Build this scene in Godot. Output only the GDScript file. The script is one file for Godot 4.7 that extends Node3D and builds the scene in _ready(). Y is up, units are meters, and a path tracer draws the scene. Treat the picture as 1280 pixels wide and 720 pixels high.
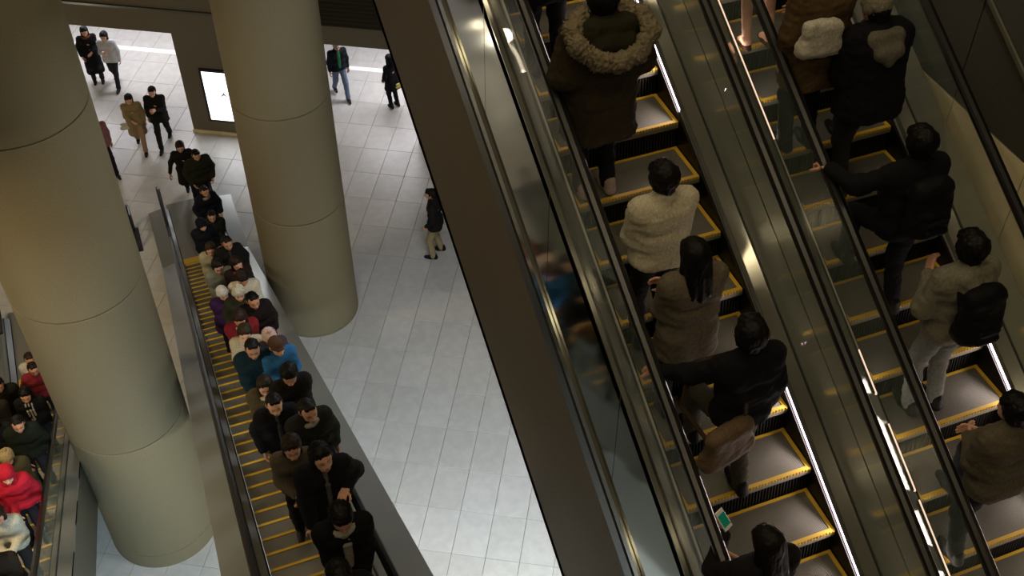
extends Node3D
# A station hall seen from high up: two up escalators close by on the right, two crowded ones far below on the left.
const T30 := 0.57735
const CAM_H := 17.9
var M := {}
var cache := {}
var used := {}
var rng := RandomNumberGenerator.new()
var fold := FastNoiseLite.new()
# hall grid (tiles, back wall): along and across
const GD := Vector3(0.8678, 0, 0.4970)
const GN := Vector3(0.4970, 0, -0.8678)
const WALL_N := 21.73
const WALL_A := -11.19

func _ready() -> void:
	rng.seed = 7
	fold.seed = 3; fold.frequency = 7.0
	# ---- camera, sky, exposure, large lights
	var cam := Camera3D.new(); cam.name = "camera"; add_child(cam)
	cam.position = Vector3(0, CAM_H, 0)
	cam.rotation_degrees = Vector3(-45.24, -21.2, 0)
	cam.fov = 27.46; cam.near = 0.1; cam.far = 120.0; cam.current = true
	var we := WorldEnvironment.new(); we.name = "world_environment"; add_child(we)
	var e := Environment.new(); we.environment = e
	e.background_mode = Environment.BG_COLOR; e.background_color = Color(0.01, 0.01, 0.01)
	e.tonemap_mode = Environment.TONE_MAPPER_LINEAR; e.tonemap_exposure = 1.15
	e.sdfgi_enabled = true; e.ssao_enabled = true; e.ssil_enabled = true
	materials()
	lights()
	structure()
	floor_tiles()
	columns()
	escalators()
	back_wall_things()
	people()

# ------------------------------------------------------------------ helpers
func numbered(n: String) -> String:
	used[n] = used.get(n, -1) + 1
	return n if used[n] == 0 else "%s_%03d" % [n, used[n]]

func tag(o: Node, label: String, category := "", group := "", kind := "") -> void:
	if label != "": o.set_meta("label", label)
	if category != "": o.set_meta("category", category)
	if group != "": o.set_meta("group", group)
	if kind != "": o.set_meta("kind", kind)

func thing(called: String, label: String, category: String, at := Vector3.ZERO, turn := 0.0, group := "") -> Node3D:
	var o := Node3D.new(); o.name = numbered(called); add_child(o)
	o.position = at; o.rotation_degrees.y = turn
	tag(o, label, category, group)
	return o

func inst(mesh: Mesh, called: String, m: Material, parent: Node = null, at := Vector3.ZERO) -> MeshInstance3D:
	var o := MeshInstance3D.new(); o.mesh = mesh
	o.material_override = m
	o.cast_shadow = GeometryInstance3D.SHADOW_CASTING_SETTING_ON
	if parent == null:
		o.name = numbered(called); add_child(o)
	else:
		o.name = called; parent.add_child(o, true)
	o.position = at
	return o

func struct(called: String, st: SurfaceTool, m: Material) -> MeshInstance3D:
	var o := inst(fin(st), called, m)
	o.set_meta("kind", "structure")
	return o

func nst() -> SurfaceTool:
	var st := SurfaceTool.new(); st.begin(Mesh.PRIMITIVE_TRIANGLES); st.set_smooth_group(-1)
	return st

func fin(st: SurfaceTool) -> ArrayMesh:
	st.generate_normals()
	return st.commit()

func quad(st: SurfaceTool, a: Vector3, b: Vector3, c: Vector3, d: Vector3, s := Vector2.ONE) -> void:
	# clockwise seen from the front
	st.set_uv(Vector2(0, 0)); st.add_vertex(a)
	st.set_uv(Vector2(s.x, 0)); st.add_vertex(b)
	st.set_uv(Vector2(s.x, s.y)); st.add_vertex(c)
	st.set_uv(Vector2(0, 0)); st.add_vertex(a)
	st.set_uv(Vector2(s.x, s.y)); st.add_vertex(c)
	st.set_uv(Vector2(0, s.y)); st.add_vertex(d)

func bx(st: SurfaceTool, c: Vector3, s: Vector3, b := Basis()) -> void:
	var h := s * 0.5
	var p := []
	for i in 8:
		p.append(c + b * Vector3(h.x if i & 1 else -h.x, h.y if i & 2 else -h.y, h.z if i & 4 else -h.z))
	quad(st, p[6], p[7], p[5], p[4]); quad(st, p[3], p[2], p[0], p[1])
	quad(st, p[7], p[3], p[1], p[5]); quad(st, p[2], p[6], p[4], p[0])
	quad(st, p[2], p[3], p[7], p[6]); quad(st, p[4], p[5], p[1], p[0])

func slab(st: SurfaceTool, c: Vector3, s: Vector3, bev: float, b := Basis()) -> void:
	# box with bevelled upper edges
	var h := s * 0.5
	var lo := []; var mid := []; var top := []
	for q in [Vector2(-1, -1), Vector2(1, -1), Vector2(1, 1), Vector2(-1, 1)]:
		lo.append(c + b * Vector3(h.x * q.x, -h.y, h.z * q.y))
		mid.append(c + b * Vector3(h.x * q.x, h.y - bev, h.z * q.y))
		top.append(c + b * Vector3((h.x - bev) * q.x, h.y, (h.z - bev) * q.y))
	for i in 4:
		var j := (i + 1) % 4
		quad(st, mid[j], mid[i], lo[i], lo[j]); quad(st, top[j], top[i], mid[i], mid[j])
	quad(st, top[0], top[1], top[2], top[3])

func sweep(st: SurfaceTool, prof: PackedVector2Array, path: PackedVector3Array, caps := true) -> void:
	# prof (x across, y up) along a path in the y-z plane
	var rings := []
	var run := 0.0
	for i in path.size():
		var t := (path[min(i + 1, path.size() - 1)] - path[max(i - 1, 0)]).normalized()
		var r := Vector3(1, 0, 0)
		var up := r.cross(t).normalized()
		var ring := []
		for p in prof: ring.append(path[i] + r * p.x + up * p.y)
		rings.append(ring)
	var n := prof.size()
	for i in path.size() - 1:
		run = (path[i + 1] - path[i]).length()
		for j in n:
			var k := (j + 1) % n
			quad(st, rings[i][j], rings[i + 1][j], rings[i + 1][k], rings[i][k], Vector2(run * 2.0, 1))
	if caps:
		for e in [0, path.size() - 1]:
			var mid := Vector3.ZERO
			for v in rings[e]: mid += v
			mid /= n
			for j in n:
				st.add_vertex(mid); st.add_vertex(rings[e][j]); st.add_vertex(rings[e][(j + 1) % n])

func lathe(prof: PackedVector2Array, seg: int) -> ArrayMesh:
	# turned about y; every band keeps a true normal of its own
	var v := PackedVector3Array(); var nn := PackedVector3Array(); var t := PackedInt32Array()
	for i in prof.size() - 1:
		var d := prof[i + 1] - prof[i]
		var n2 := Vector2(d.y, -d.x).normalized()
		var at := v.size()
		for j in seg + 1:
			var a := TAU * j / seg
			for q in [prof[i], prof[i + 1]]:
				v.append(Vector3(cos(a) * q.x, q.y, sin(a) * q.x)); nn.append(Vector3(cos(a) * n2.x, n2.y, sin(a) * n2.x))
		for j in seg:
			var k := at + j * 2
			t.append_array(PackedInt32Array([k, k + 2, k + 1, k + 1, k + 2, k + 3]))
	var arr := []; arr.resize(Mesh.ARRAY_MAX)
	arr[Mesh.ARRAY_VERTEX] = v; arr[Mesh.ARRAY_NORMAL] = nn; arr[Mesh.ARRAY_INDEX] = t
	var m := ArrayMesh.new(); m.add_surface_from_arrays(Mesh.PRIMITIVE_TRIANGLES, arr)
	return m

func tube(st: SurfaceTool, pts: Array, r: float, seg := 8) -> void:
	var rings := []
	var side := Vector3.ZERO
	for i in pts.size():
		var t: Vector3 = (pts[min(i + 1, pts.size() - 1)] - pts[max(i - 1, 0)]).normalized()
		if side == Vector3.ZERO: side = t.cross(Vector3(0.3, 1, 0.2)).normalized()
		side = (side - t * side.dot(t)).normalized()
		var up := side.cross(t)
		var ring := []
		for j in seg:
			var a := TAU * j / seg
			ring.append(pts[i] + side * cos(a) * r + up * sin(a) * r)
		rings.append(ring)
	for i in pts.size() - 1:
		for j in seg:
			var k := (j + 1) % seg
			quad(st, rings[i][j], rings[i][k], rings[i + 1][k], rings[i + 1][j])

# ------------------------------------------------------------------ materials
func noise_tex(freq: float, lo: Color, hi: Color, seed_ := 1, oct := 4, size := 256) -> NoiseTexture2D:
	var n := FastNoiseLite.new(); n.seed = seed_; n.frequency = freq; n.fractal_octaves = oct
	n.noise_type = FastNoiseLite.TYPE_SIMPLEX_SMOOTH
	var t := NoiseTexture2D.new(); t.width = size; t.height = size; t.seamless = true; t.noise = n
	var g := Gradient.new(); g.set_color(0, lo); g.set_color(1, hi); t.color_ramp = g
	return t

func mat(c: Color, rough := 0.8, metal := 0.0, spec := 0.5) -> StandardMaterial3D:
	var m := StandardMaterial3D.new()
	m.albedo_color = c; m.roughness = rough; m.metallic = metal; m.metallic_specular = spec
	return m

func tri(m: StandardMaterial3D, tex: Texture2D, s: float, world := true) -> StandardMaterial3D:
	m.albedo_texture = tex; m.uv1_triplanar = true; m.uv1_world_triplanar = world; m.uv1_scale = Vector3.ONE * s
	return m

func glow(c: Color, energy: float) -> StandardMaterial3D:
	var m := mat(Color(0.9, 0.9, 0.9), 0.5)
	m.emission_enabled = true; m.emission = c; m.emission_energy_multiplier = energy
	return m

func materials() -> void:
	var mott := noise_tex(0.02, Color(0.93, 0.93, 0.93), Color(1, 1, 1), 5)
	var spk := noise_tex(0.16, Color(0.8, 0.8, 0.8), Color(1, 1, 1), 9, 3)
	M.tile = []
	for c in [Color(0.76, 0.75, 0.73), Color(0.745, 0.735, 0.715), Color(0.775, 0.765, 0.75)]:
		M.tile.append(tri(mat(c, 0.38, 0.0, 0.5), mott, 0.7))
	M.grout = mat(Color(0.46, 0.45, 0.43), 0.9)
	M.concrete = [tri(mat(Color(0.57, 0.525, 0.41), 0.75), spk, 1.3), tri(mat(Color(0.56, 0.515, 0.405), 0.75), spk, 1.3)]
	M.wall = tri(mat(Color(0.45, 0.415, 0.34), 0.7), spk, 0.8)
	M.band = tri(mat(Color(0.56, 0.50, 0.40), 0.65), spk, 0.9)
	M.dark = mat(Color(0.06, 0.06, 0.06), 0.6)
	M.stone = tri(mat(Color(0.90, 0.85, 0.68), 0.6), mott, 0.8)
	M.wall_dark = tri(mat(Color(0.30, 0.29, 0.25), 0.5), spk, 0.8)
	M.steel = mat(Color(0.56, 0.56, 0.52), 0.1, 0.55)
	M.steel_dark = mat(Color(0.40, 0.41, 0.40), 0.34, 0.9)
	M.mirror = mat(Color(0.62, 0.63, 0.60), 0.07, 1.0)
	M.deck_a = mat(Color(0.56, 0.57, 0.56), 0.3, 0.45)
	M.rubber = mat(Color(0.035, 0.035, 0.035), 0.32, 0.0, 0.6)
	M.yellow = mat(Color(0.80, 0.65, 0.17), 0.6)
	M.tread = mat(Color(0.52, 0.51, 0.48), 0.42, 0.35)
	M.riser = mat(Color(0.16, 0.16, 0.155), 0.5, 0.5)
	M.skirt = mat(Color(0.10, 0.10, 0.10), 0.4, 0.5)
	M.cream = mat(Color(0.80, 0.72, 0.60), 0.5)
	M.glass = mat(Color(0.70, 0.80, 0.74, 0.06), 0.02, 0.0, 0.3)
	M.glass.transparency = BaseMaterial3D.TRANSPARENCY_ALPHA
	M.led = glow(Color(1.0, 0.86, 0.95), 6.0)
	M.led_off = mat(Color(0.72, 0.70, 0.66), 0.4)
	M.panel_cool = glow(Color(0.86, 0.94, 1.0), 4.0)
	M.panel_warm = glow(Color(1.0, 0.93, 0.80), 4.0)
	M.screen = glow(Color(0.97, 0.98, 1.0), 2.2)
	M.louvre = mat(Color(0.23, 0.21, 0.17), 0.5, 0.3)
	M.ceiling = mat(Color(0.5, 0.48, 0.44), 0.9)
	# people
	var skin := mat(Color(0.80, 0.60, 0.49), 0.55); skin.vertex_color_use_as_albedo = true
	M.skin = skin
	M.shoe = {}
	M.cloth = {}

func cloth(hex: String, rough := 0.92) -> StandardMaterial3D:
	if not M.cloth.has(hex):
		if not M.has("weave"): M.weave = noise_tex(0.05, Color(0.72, 0.72, 0.72), Color(1, 1, 1), 21, 4)
		M.cloth[hex] = tri(mat(Color(hex), rough, 0.0, 0.3), M.weave, 3.0, false)
	return M.cloth[hex]

# ------------------------------------------------------------------ lights
func area(at: Vector3, size: Vector2, dir: Vector3, energy: float, c: Color, called := "area_light", parent: Node = null) -> void:
	var l := AreaLight3D.new()
	l.area_size = size; l.light_energy = energy; l.light_color = c; l.shadow_enabled = true
	l.area_range = 60.0
	l.area_normalize_energy = false
	var up := Vector3(0, 0, 1) if absf(dir.normalized().y) > 0.9 else Vector3.UP
	l.basis = Basis.looking_at(dir, up)
	l.position = at
	if parent == null:
		l.name = numbered(called); add_child(l)
	else:
		l.name = called; parent.add_child(l, true)

func lamp_panel(called: String, label: String, at: Vector3, size: Vector2, turn: float, energy: float, c: Color, m: Material) -> void:
	var t := thing(called, label, "ceiling light", at, turn, "ceiling lights of the hall")
	var st := nst(); bx(st, Vector3(0, 0.03, 0), Vector3(size.x + 0.12, 0.06, size.y + 0.12)); inst(fin(st), "housing", M.steel_dark, t)
	st = nst(); bx(st, Vector3(0, -0.012, 0), Vector3(size.x, 0.024, size.y)); inst(fin(st), "lamp_panel", m, t)
	area(Vector3(0, -0.03, 0), size, Vector3.DOWN, energy, c, "area_light", t)

func lights() -> void:
	var warm := Color(1.0, 0.90, 0.72); var cool := Color(0.96, 0.975, 1.0)
	# linear lamps across the ceiling high above
	for z in [-12.0, -7.0, -2.1, 2.9]:
		lamp_panel("ceiling_lamp", "long linear lamp across the high ceiling, %s" % {-12.0: "farthest from the near escalators", -7.0: "over the thick column", -2.1: "over the near escalators", 2.9: "behind the viewpoint"}[z], Vector3(0.5, 21.9, z), Vector2(11.0, 0.3), 0, 3.3, warm, M.panel_warm)
	# lamps under the two near escalators
	lamp_panel("soffit_lamp", "cool white lamp panel under the near escalators", Vector3(4.3, CAM_H - 9.17 + T30 * 11.4 - 4.6, -11.4), Vector2(2.0, 0.9), 0, 9.0, cool, M.panel_cool)
	lamp_panel("pendant_lamp", "cool white pendant panel hanging low behind the near escalators", Vector3(4.5, 5.2, -8.0), Vector2(1.2, 0.9), 0, 22.0, cool, M.panel_cool)
	var pn: Node3D = get_node("pendant_lamp")
	for q in [-0.5, 0.5]:
		var st := nst(); tube(st, [Vector3(q, 0.06, 0), Vector3(q, 4.15, 0)], 0.008, 6); inst(fin(st), "hanger", M.steel_dark, pn)
	# passage lamps behind the back wall
	for a in [-4.0, -1.2, 4.6, 7.0]:
		var p: Vector3 = GD * (WALL_A + float(a)) + GN * 24.6
		lamp_panel("passage_lamp", "white lamp panel in the passage ceiling, %s" % {-4.0: "far left", -1.2: "behind the left opening", 4.6: "behind the right opening", 7.0: "far right"}[a], Vector3(p.x, 3.03, p.z), Vector2(1.8, 0.9), -29.8, 4.6, Color(1, 0.97, 0.99), M.panel_cool)
	lamp_panel("landing_lamp", "cool lamp panel under the small landing between the far escalators", Vector3(-1.4, 7.86, -4.2), Vector2(1.4, 1.4), 0, 40.0, Color(0.82, 0.93, 1.0), M.panel_cool)
	# lamp over the left side of the hall
	for q in [Vector3(-4.6, 9.5, -9.0), Vector3(-4.6, 9.5, -16.0)]:
		lamp_panel("gallery_lamp", "lamp panel at the left of the hall, %s" % ("nearer one" if q.z > -12.0 else "farther one"), q, Vector2(1.4, 1.4), 0, 11.0, warm, M.panel_warm)

# ------------------------------------------------------------------ structure
func gpt(a: float, n: float, y: float) -> Vector3:
	var p := GD * a + GN * n
	return Vector3(p.x, y, p.z)

func gbox(st: SurfaceTool, a0: float, a1: float, n0: float, n1: float, y0: float, y1: float) -> void:
	var b := Basis(GD, Vector3.UP, -GN)
	bx(st, gpt((a0 + a1) / 2, (n0 + n1) / 2, (y0 + y1) / 2), Vector3(a1 - a0, y1 - y0, n1 - n0), b)

func structure() -> void:
	var st := nst()
	bx(st, Vector3(-2, -0.16, -14), Vector3(46, 0.3, 46)); struct("floor", st, M.grout)
	st = nst(); bx(st, Vector3(-2, 22.2, -12), Vector3(30, 0.3, 40)); struct("ceiling", st, M.ceiling)
	st = nst(); bx(st, Vector3(-1.4, 8.08, -1.0), Vector3(1.6, 0.3, 8.0)); struct("ceiling_landing", st, M.ceiling)
	# back wall with two openings
	var w := WALL_A
	st = nst()
	gbox(st, w - 14.0, w - 6.0, WALL_N, WALL_N + 0.5, 0, 22.0)
	gbox(st, w - 6.0, w + 0.0, WALL_N, WALL_N + 0.5, 2.83, 22.0)
	gbox(st, w + 0.0, w + 3.0, WALL_N, WALL_N + 0.5, 0.0, 22.0)
	gbox(st, w + 3.0, w + 10.0, WALL_N, WALL_N + 0.5, 2.9, 22.0)
	gbox(st, w + 10.0, w + 20.0, WALL_N, WALL_N + 0.5, 0, 22.0)
	struct("wall_back", st, M.wall)
	st = nst()
	gbox(st, w - 14.0, w + 20.0, 29.0, 29.3, 0, 3.4); struct("wall_passage", st, M.ceiling)
	st = nst(); gbox(st, w - 14.0, w + 20.0, WALL_N + 0.5, 29.3, 3.1, 3.4); struct("ceiling_passage", st, M.ceiling)
	st = nst(); bx(st, Vector3(-9.2, 11, -12), Vector3(0.3, 22, 40)); struct("wall_left", st, M.wall)
	st = nst(); bx(st, Vector3(-2, 11, 6.2), Vector3(30, 22, 0.3)); struct("wall_front", st, M.wall)
	# plinth strip and ledge lines on the back wall
	st = nst(); gbox(st, w - 0.02, w + 3.02, WALL_N - 0.03, WALL_N, 0, 0.1); struct("baseboard_back", st, M.stone)
	st = nst(); gbox(st, w - 14.0, w + 3.4, WALL_N - 0.05, WALL_N, 3.42, 3.48); struct("trim_1", st, M.steel_dark)
	# white threshold strip in the passage floor
	st = nst(); gbox(st, w - 8.0, w + 12.0, 24.85, 25.02, 0.0, 0.022); struct("trim_2", st, mat(Color(0.95, 0.95, 0.96), 0.5))
	# right wall beside the near escalators: pale stone below, dark panels above
	var o := Node3D.new(); o.name = "wall_right"; add_child(o); o.set_meta("kind", "structure")
	st = nst(); bx(st, Vector3(6.25, 11, -8), Vector3(0.3, 22, 28)); inst(fin(st), "wall_core", M.wall, o)
	for i in 12:
		var z := -9.9 + i * 0.9
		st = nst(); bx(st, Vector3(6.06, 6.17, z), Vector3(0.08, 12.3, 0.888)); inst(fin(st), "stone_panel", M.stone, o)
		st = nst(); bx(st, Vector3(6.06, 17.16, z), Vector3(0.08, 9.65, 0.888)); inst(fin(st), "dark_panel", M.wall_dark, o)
	# soffit under the near escalators
	st = nst()
	var z0 := -12.0; var z1 := 3.0
	var y0 := CAM_H - 9.17 - T30 * z0 - 3.95; var y1 := CAM_H - 9.17 - T30 * z1 - 3.95
	var a := Vector3(2.62, y0, z0); var b := Vector3(6.0, y0, z0); var c := Vector3(6.0, y1, z1); var d := Vector3(2.62, y1, z1)
	var up := Vector3(0, 0.12, 0)
	quad(st, a + up, b + up, c + up, d + up); quad(st, d, c, b, a); quad(st, d + up, c + up, c, d); quad(st, b + up, a + up, a, b)
	quad(st, a + up, d + up, d, a); quad(st, c + up, b + up, b, c)
	struct("ceiling_soffit", st, M.wall)

func proj(p: Vector3) -> Vector3:
	var q := Basis.from_euler(Vector3(deg_to_rad(-45.24), deg_to_rad(-21.2), 0)).inverse() * (p - Vector3(0, CAM_H, 0))
	return Vector3(640 + 1474.5 * q.x / -q.z, 360 - 1474.5 * q.y / -q.z, -q.z)

func floor_tiles() -> void:
	var fl := get_node("floor")
	var st := nst(); slab(st, Vector3.ZERO, Vector3(0.594, 0.03, 0.894), 0.004)
	var tile := fin(st)
	var b := Basis(GD, Vector3.UP, -GN)
	var cand := []
	for i in range(-50, 24):
		for j in range(5, 33):
			var a := 0.28 + 0.6 * i + 0.3; var n := 0.12 + 0.9 * j + 0.45
			var p := gpt(a, n, 0.0)
			var s := proj(p)
			var seen := s.x > -30 and s.x < 1310 and s.y > -30 and s.y < 750
			# hidden behind the near escalators' side
			if s.x > 490 + (s.y - 60) * 0.339 + 40: seen = false
			# hidden behind the back wall above the openings
			if n > WALL_N + 0.4 and s.y < 20: seen = false
			cand.append([a, n, s.z if seen else 1000.0 + s.z])
	cand.sort_custom(func(x, y): return x[2] < y[2])
	var rest := nst()
	var k := 0
	for c in cand:
		if c[2] < 900 and k < 300:
			var o := inst(tile, "tile", M.tile[rng.randi() % 3], fl, gpt(c[0], c[1], 0.002))
			o.basis = b
			k += 1
		else:
			slab(rest, gpt(c[0], c[1], 0.002), Vector3(0.594, 0.03, 0.894), 0.004, b)
	var r := inst(fin(rest), "far_tiles", M.tile[0], fl)
	r.set_meta("kind", "stuff")

func columns() -> void:
	for d in [[Vector3(2.374, 0, -17.509), 0.88, [0.06, 3.1, 5.54, 8.6, 11.7, 14.8, 17.9, 22.05], "round concrete column whose foot stands on the open hall floor"],
			[Vector3(-1.474, 0, -13.283), 0.93, [0.37, 3.25, 6.2, 9.18, 12.2, 15.2, 18.2, 22.05], "thick concrete column between the two crowded escalators, at the left"]]:
		var t := thing("column", d[3], "column", d[0], 0.0, "round columns of the hall")
		var r: float = d[1]
		inst(lathe([Vector2(r - 0.03, 0.02), Vector2(r - 0.03, 22.0)], 64), "core", M.concrete[1], t)
		inst(lathe([Vector2(r - 0.03, 0.018), Vector2(r + 0.004, 0.022), Vector2(r + 0.004, d[2][0] - 0.012), Vector2(r - 0.03, d[2][0] - 0.006)], 72), "base_ring", M.concrete[0], t)
		for i in d[2].size() - 1:
			var y0: float = d[2][i]; var y1: float = d[2][i + 1] - 0.024
			inst(lathe([Vector2(r - 0.03, y0), Vector2(r - 0.006, y0), Vector2(r, y0 + 0.006), Vector2(r, y1 - 0.006), Vector2(r - 0.006, y1), Vector2(r - 0.03, y1)], 72), "drum_casing", M.concrete[i % 2], t)

# ------------------------------------------------------------------ escalators
func step_mesh(w: float, p: float, sides: bool) -> Array:
	# [tread and riser, yellow lines]; nosing at z 0, tread runs to z -p
	var rise := p * T30
	var st := nst()
	bx(st, Vector3(0, -0.03, -p / 2), Vector3(w, 0.04, p))
	var n := int(w / 0.0125)
	for i in n:
		var x := -w / 2 + (i + 0.5) * w / n
		bx(st, Vector3(x, -0.006, -p / 2), Vector3(w / n * 0.5, 0.012, p - 0.004))
	var tread := fin(st)
	st = nst()
	var pts := []
	for i in 7:
		var a := i / 6.0
		pts.append(Vector2(-0.012 - 0.05 * sin(a * PI * 0.5) , -0.02 - a * (rise + 0.05)))
	for i in 6:
		quad(st, Vector3(-w / 2, pts[i].y, pts[i].x), Vector3(w / 2, pts[i].y, pts[i].x), Vector3(w / 2, pts[i + 1].y, pts[i + 1].x), Vector3(-w / 2, pts[i + 1].y, pts[i + 1].x))
	for i in n / 2:
		var x := -w / 2 + (i + 0.5) * w / (n / 2)
		bx(st, Vector3(x, -0.03 - rise / 2, -0.04), Vector3(w / n * 0.8, rise, 0.05), Basis(Vector3.RIGHT, -0.12))
	var riser := fin(st)
	st = nst()
	# front nosing with cogs
	bx(st, Vector3(0, -0.004, -0.02), Vector3(w, 0.022, 0.028))
	for i in n / 2:
		var x := -w / 2 + (i + 0.5) * w / (n / 2)
		bx(st, Vector3(x, -0.006, -0.004), Vector3(w / n * 0.9, 0.024, 0.01))
	for s in ([-1, 1] if sides else []): bx(st, Vector3(s * (w / 2 - 0.016), 0.001, -p / 2), Vector3(0.03, 0.012, p - 0.01))
	bx(st, Vector3(0, 0.001, -p + 0.016), Vector3(w, 0.012, 0.022))
	var border := fin(st)
	return [tread, riser, border]

func escalator(o: Node3D, c: Dictionary) -> void:
	# local: rises along -z (t = -z), x to the right when facing up, y 0 at nose line where t = 0
	var w: float = c.w; var p: float = c.p; var t0: float = c.t0; var t1: float = c.t1
	var flat: float = c.get("flat", 0.0)
	var hr: float = w / 2 + c.hr
	var yl := func(t: float) -> float: return maxf(0.0, t) * T30 if flat > 0.0 else t * T30
	var ts := [t0, t1]
	if flat > 0.0: ts = [-flat, 0.0, t1]
	var ext := func(st: SurfaceTool, prof: Array, a: float, b: float) -> void:
		var tt := [a]
		if flat > 0.0 and a < 0.0 and b > 0.0: tt.append(0.0)
		tt.append(b)
		var n := prof.size()
		for i in tt.size() - 1:
			var ya: float = yl.call(tt[i]); var yb: float = yl.call(tt[i + 1])
			var L := Vector2(tt[i + 1] - tt[i], yb - ya).length()
			for j in n:
				var q: Vector2 = prof[j]; var r: Vector2 = prof[(j + 1) % n]
				quad(st, Vector3(q.x, q.y + ya, -tt[i]), Vector3(q.x, q.y + yb, -tt[i + 1]), Vector3(r.x, r.y + yb, -tt[i + 1]), Vector3(r.x, r.y + ya, -tt[i]), Vector2(L, (r - q).length()))
		for e in [0, tt.size() - 1]:
			var y: float = yl.call(tt[e])
			if n == 4: quad(st, Vector3(prof[0].x, prof[0].y + y, -tt[e]), Vector3(prof[1].x, prof[1].y + y, -tt[e]), Vector3(prof[2].x, prof[2].y + y, -tt[e]), Vector3(prof[3].x, prof[3].y + y, -tt[e]))
	var rect := func(x0: float, x1: float, y0: float, y1: float) -> Array:
		return [Vector2(x0, y0), Vector2(x0, y1), Vector2(x1, y1), Vector2(x1, y0)]
	# steps
	var key := "step%s_%s" % [w, p]
	if not cache.has(key): cache[key] = step_mesh(w, p, flat == 0.0)
	var sm: Array = cache[key]
	var k := int(ceil((maxf(t0, 0.05 if flat > 0.0 else t0) - c.phase) / p))
	while c.phase + k * p < t1 - p:
		var t: float = c.phase + k * p
		var s := inst(sm[0], "step", M.tread, o, Vector3(0, t * T30, -t))
		inst(sm[1], "riser", M.riser, s)
		inst(sm[2], "yellow_border", M.yellow, s)
		k += 1
	if flat > 0.0:
		var st := nst(); bx(st, Vector3(0, 0.0, flat / 2 + 0.15), Vector3(w + 0.1, 0.05, flat + 0.1)); inst(fin(st), "landing_plate", M.tread, o)
		st = nst(); bx(st, Vector3(0, 0.02, 0.05), Vector3(w, 0.03, 0.16)); inst(fin(st), "comb_plate", M.yellow, o)
	for s in [-1.0, 1.0]:
		var x := func(v: float) -> float: return s * v
		var side := "left" if s < 0 else "right"
		var od: float = c.outer[0 if s < 0 else 1]
		var st := nst()
		ext.call(st, rect.call(x.call(w / 2 + 0.006), x.call(w / 2 + 0.03), -0.42, 0.03), ts[0], t1); inst(fin(st), "skirt_panel", M.skirt, o)
		# inner deck slopes up from the skirt to the glass
		st = nst()
		ext.call(st, [Vector2(x.call(w / 2 + 0.024), 0.0), Vector2(x.call(w / 2 + 0.024), 0.035), Vector2(x.call(hr - 0.012), 0.12), Vector2(x.call(hr - 0.012), 0.0)], ts[0], t1)
		inst(fin(st), "inner_deck", c.deck, o)
		# outer deck
		st = nst()
		var dy: float = c.get("deck_y", 0.12)
		ext.call(st, [Vector2(x.call(hr + 0.012), 0.0), Vector2(x.call(hr + 0.012), 0.12), Vector2(x.call(w / 2 + od), dy), Vector2(x.call(w / 2 + od), 0.0)], ts[0], t1)
		inst(fin(st), "outer_deck", c.deck, o)
		st = nst(); ext.call(st, rect.call(x.call(hr - 0.012), x.call(hr + 0.012), 0.02, 0.105), ts[0], t1); inst(fin(st), "glass_gasket", M.rubber, o)
		# glass panes
		var gt: float = ts[0] + 0.04
		var gj: float = c.joint
		var first := true
		while gt < t1 - 0.1:
			var ge: float = minf(gt + (fposmod(c.joint_at - gt - 0.02, gj) if first else gj - 0.006), t1)
			if ge - gt > 0.08:
				st = nst(); ext.call(st, rect.call(x.call(hr - 0.006), x.call(hr + 0.006), 0.10, c.hh - 0.035), gt, ge)
				inst(fin(st), "glass_pane", M.glass, o)
			gt = ge + 0.006; first = false
		# handrail with its guide; rounded newel at a landing
		var path := PackedVector3Array()
		if flat > 0.0:
			var f0: float = -flat + 0.3
			path.append(Vector3(0, c.hh - 0.44, -(f0 + 0.5)))
			for i in 13:
				var a := -PI / 2 - PI * i / 12.0
				path.append(Vector3(0, c.hh - 0.22 + 0.22 * sin(a), -(f0 + 0.22 * cos(a))))
			path.append(Vector3(0, c.hh, 0.25)); path.append(Vector3(0, c.hh + 0.035, -0.1))
		else:
			path.append(Vector3(0, t0 * T30 + c.hh, -t0))
		path.append(Vector3(0, t1 * T30 + c.hh, -t1))
		for i in path.size(): path[i].x = x.call(hr)
		st = nst()
		var hw := 0.042
		sweep(st, [Vector2(-hw, -0.012), Vector2(-hw, 0.008), Vector2(-hw * 0.7, 0.024), Vector2(0, 0.03), Vector2(hw * 0.7, 0.024), Vector2(hw, 0.008), Vector2(hw, -0.012), Vector2(hw * 0.6, -0.022), Vector2(-hw * 0.6, -0.022)], path)
		inst(fin(st), "handrail", M.rubber, o)
		st = nst(); sweep(st, [Vector2(-0.02, -0.05), Vector2(-0.02, -0.02), Vector2(0.02, -0.02), Vector2(0.02, -0.05)], path); inst(fin(st), "handrail_guide", M.steel, o)
		# light strips along the skirt
		for seg in c.get("led_" + side, []):
			st = nst(); ext.call(st, rect.call(x.call(w / 2 + 0.045), x.call(w / 2 + 0.053), 0.03, 0.07), seg[0], seg[1]); inst(fin(st), "strip_housing", M.steel_dark, o)
			if s > 0:
				st = nst(); ext.call(st, rect.call(x.call(w / 2 + 0.02), x.call(w / 2 + 0.053), 0.07, 0.077), seg[0], seg[1]); inst(fin(st), "strip_lip", M.steel_dark, o)
				st = nst(); ext.call(st, rect.call(x.call(w / 2 + 0.024), x.call(w / 2 + 0.034), 0.015, 0.069), seg[0], seg[1])
			else:
				st = nst(); ext.call(st, rect.call(x.call(w / 2 + 0.024), x.call(w / 2 + 0.044), 0.03, 0.054), seg[0], seg[1])
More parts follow.
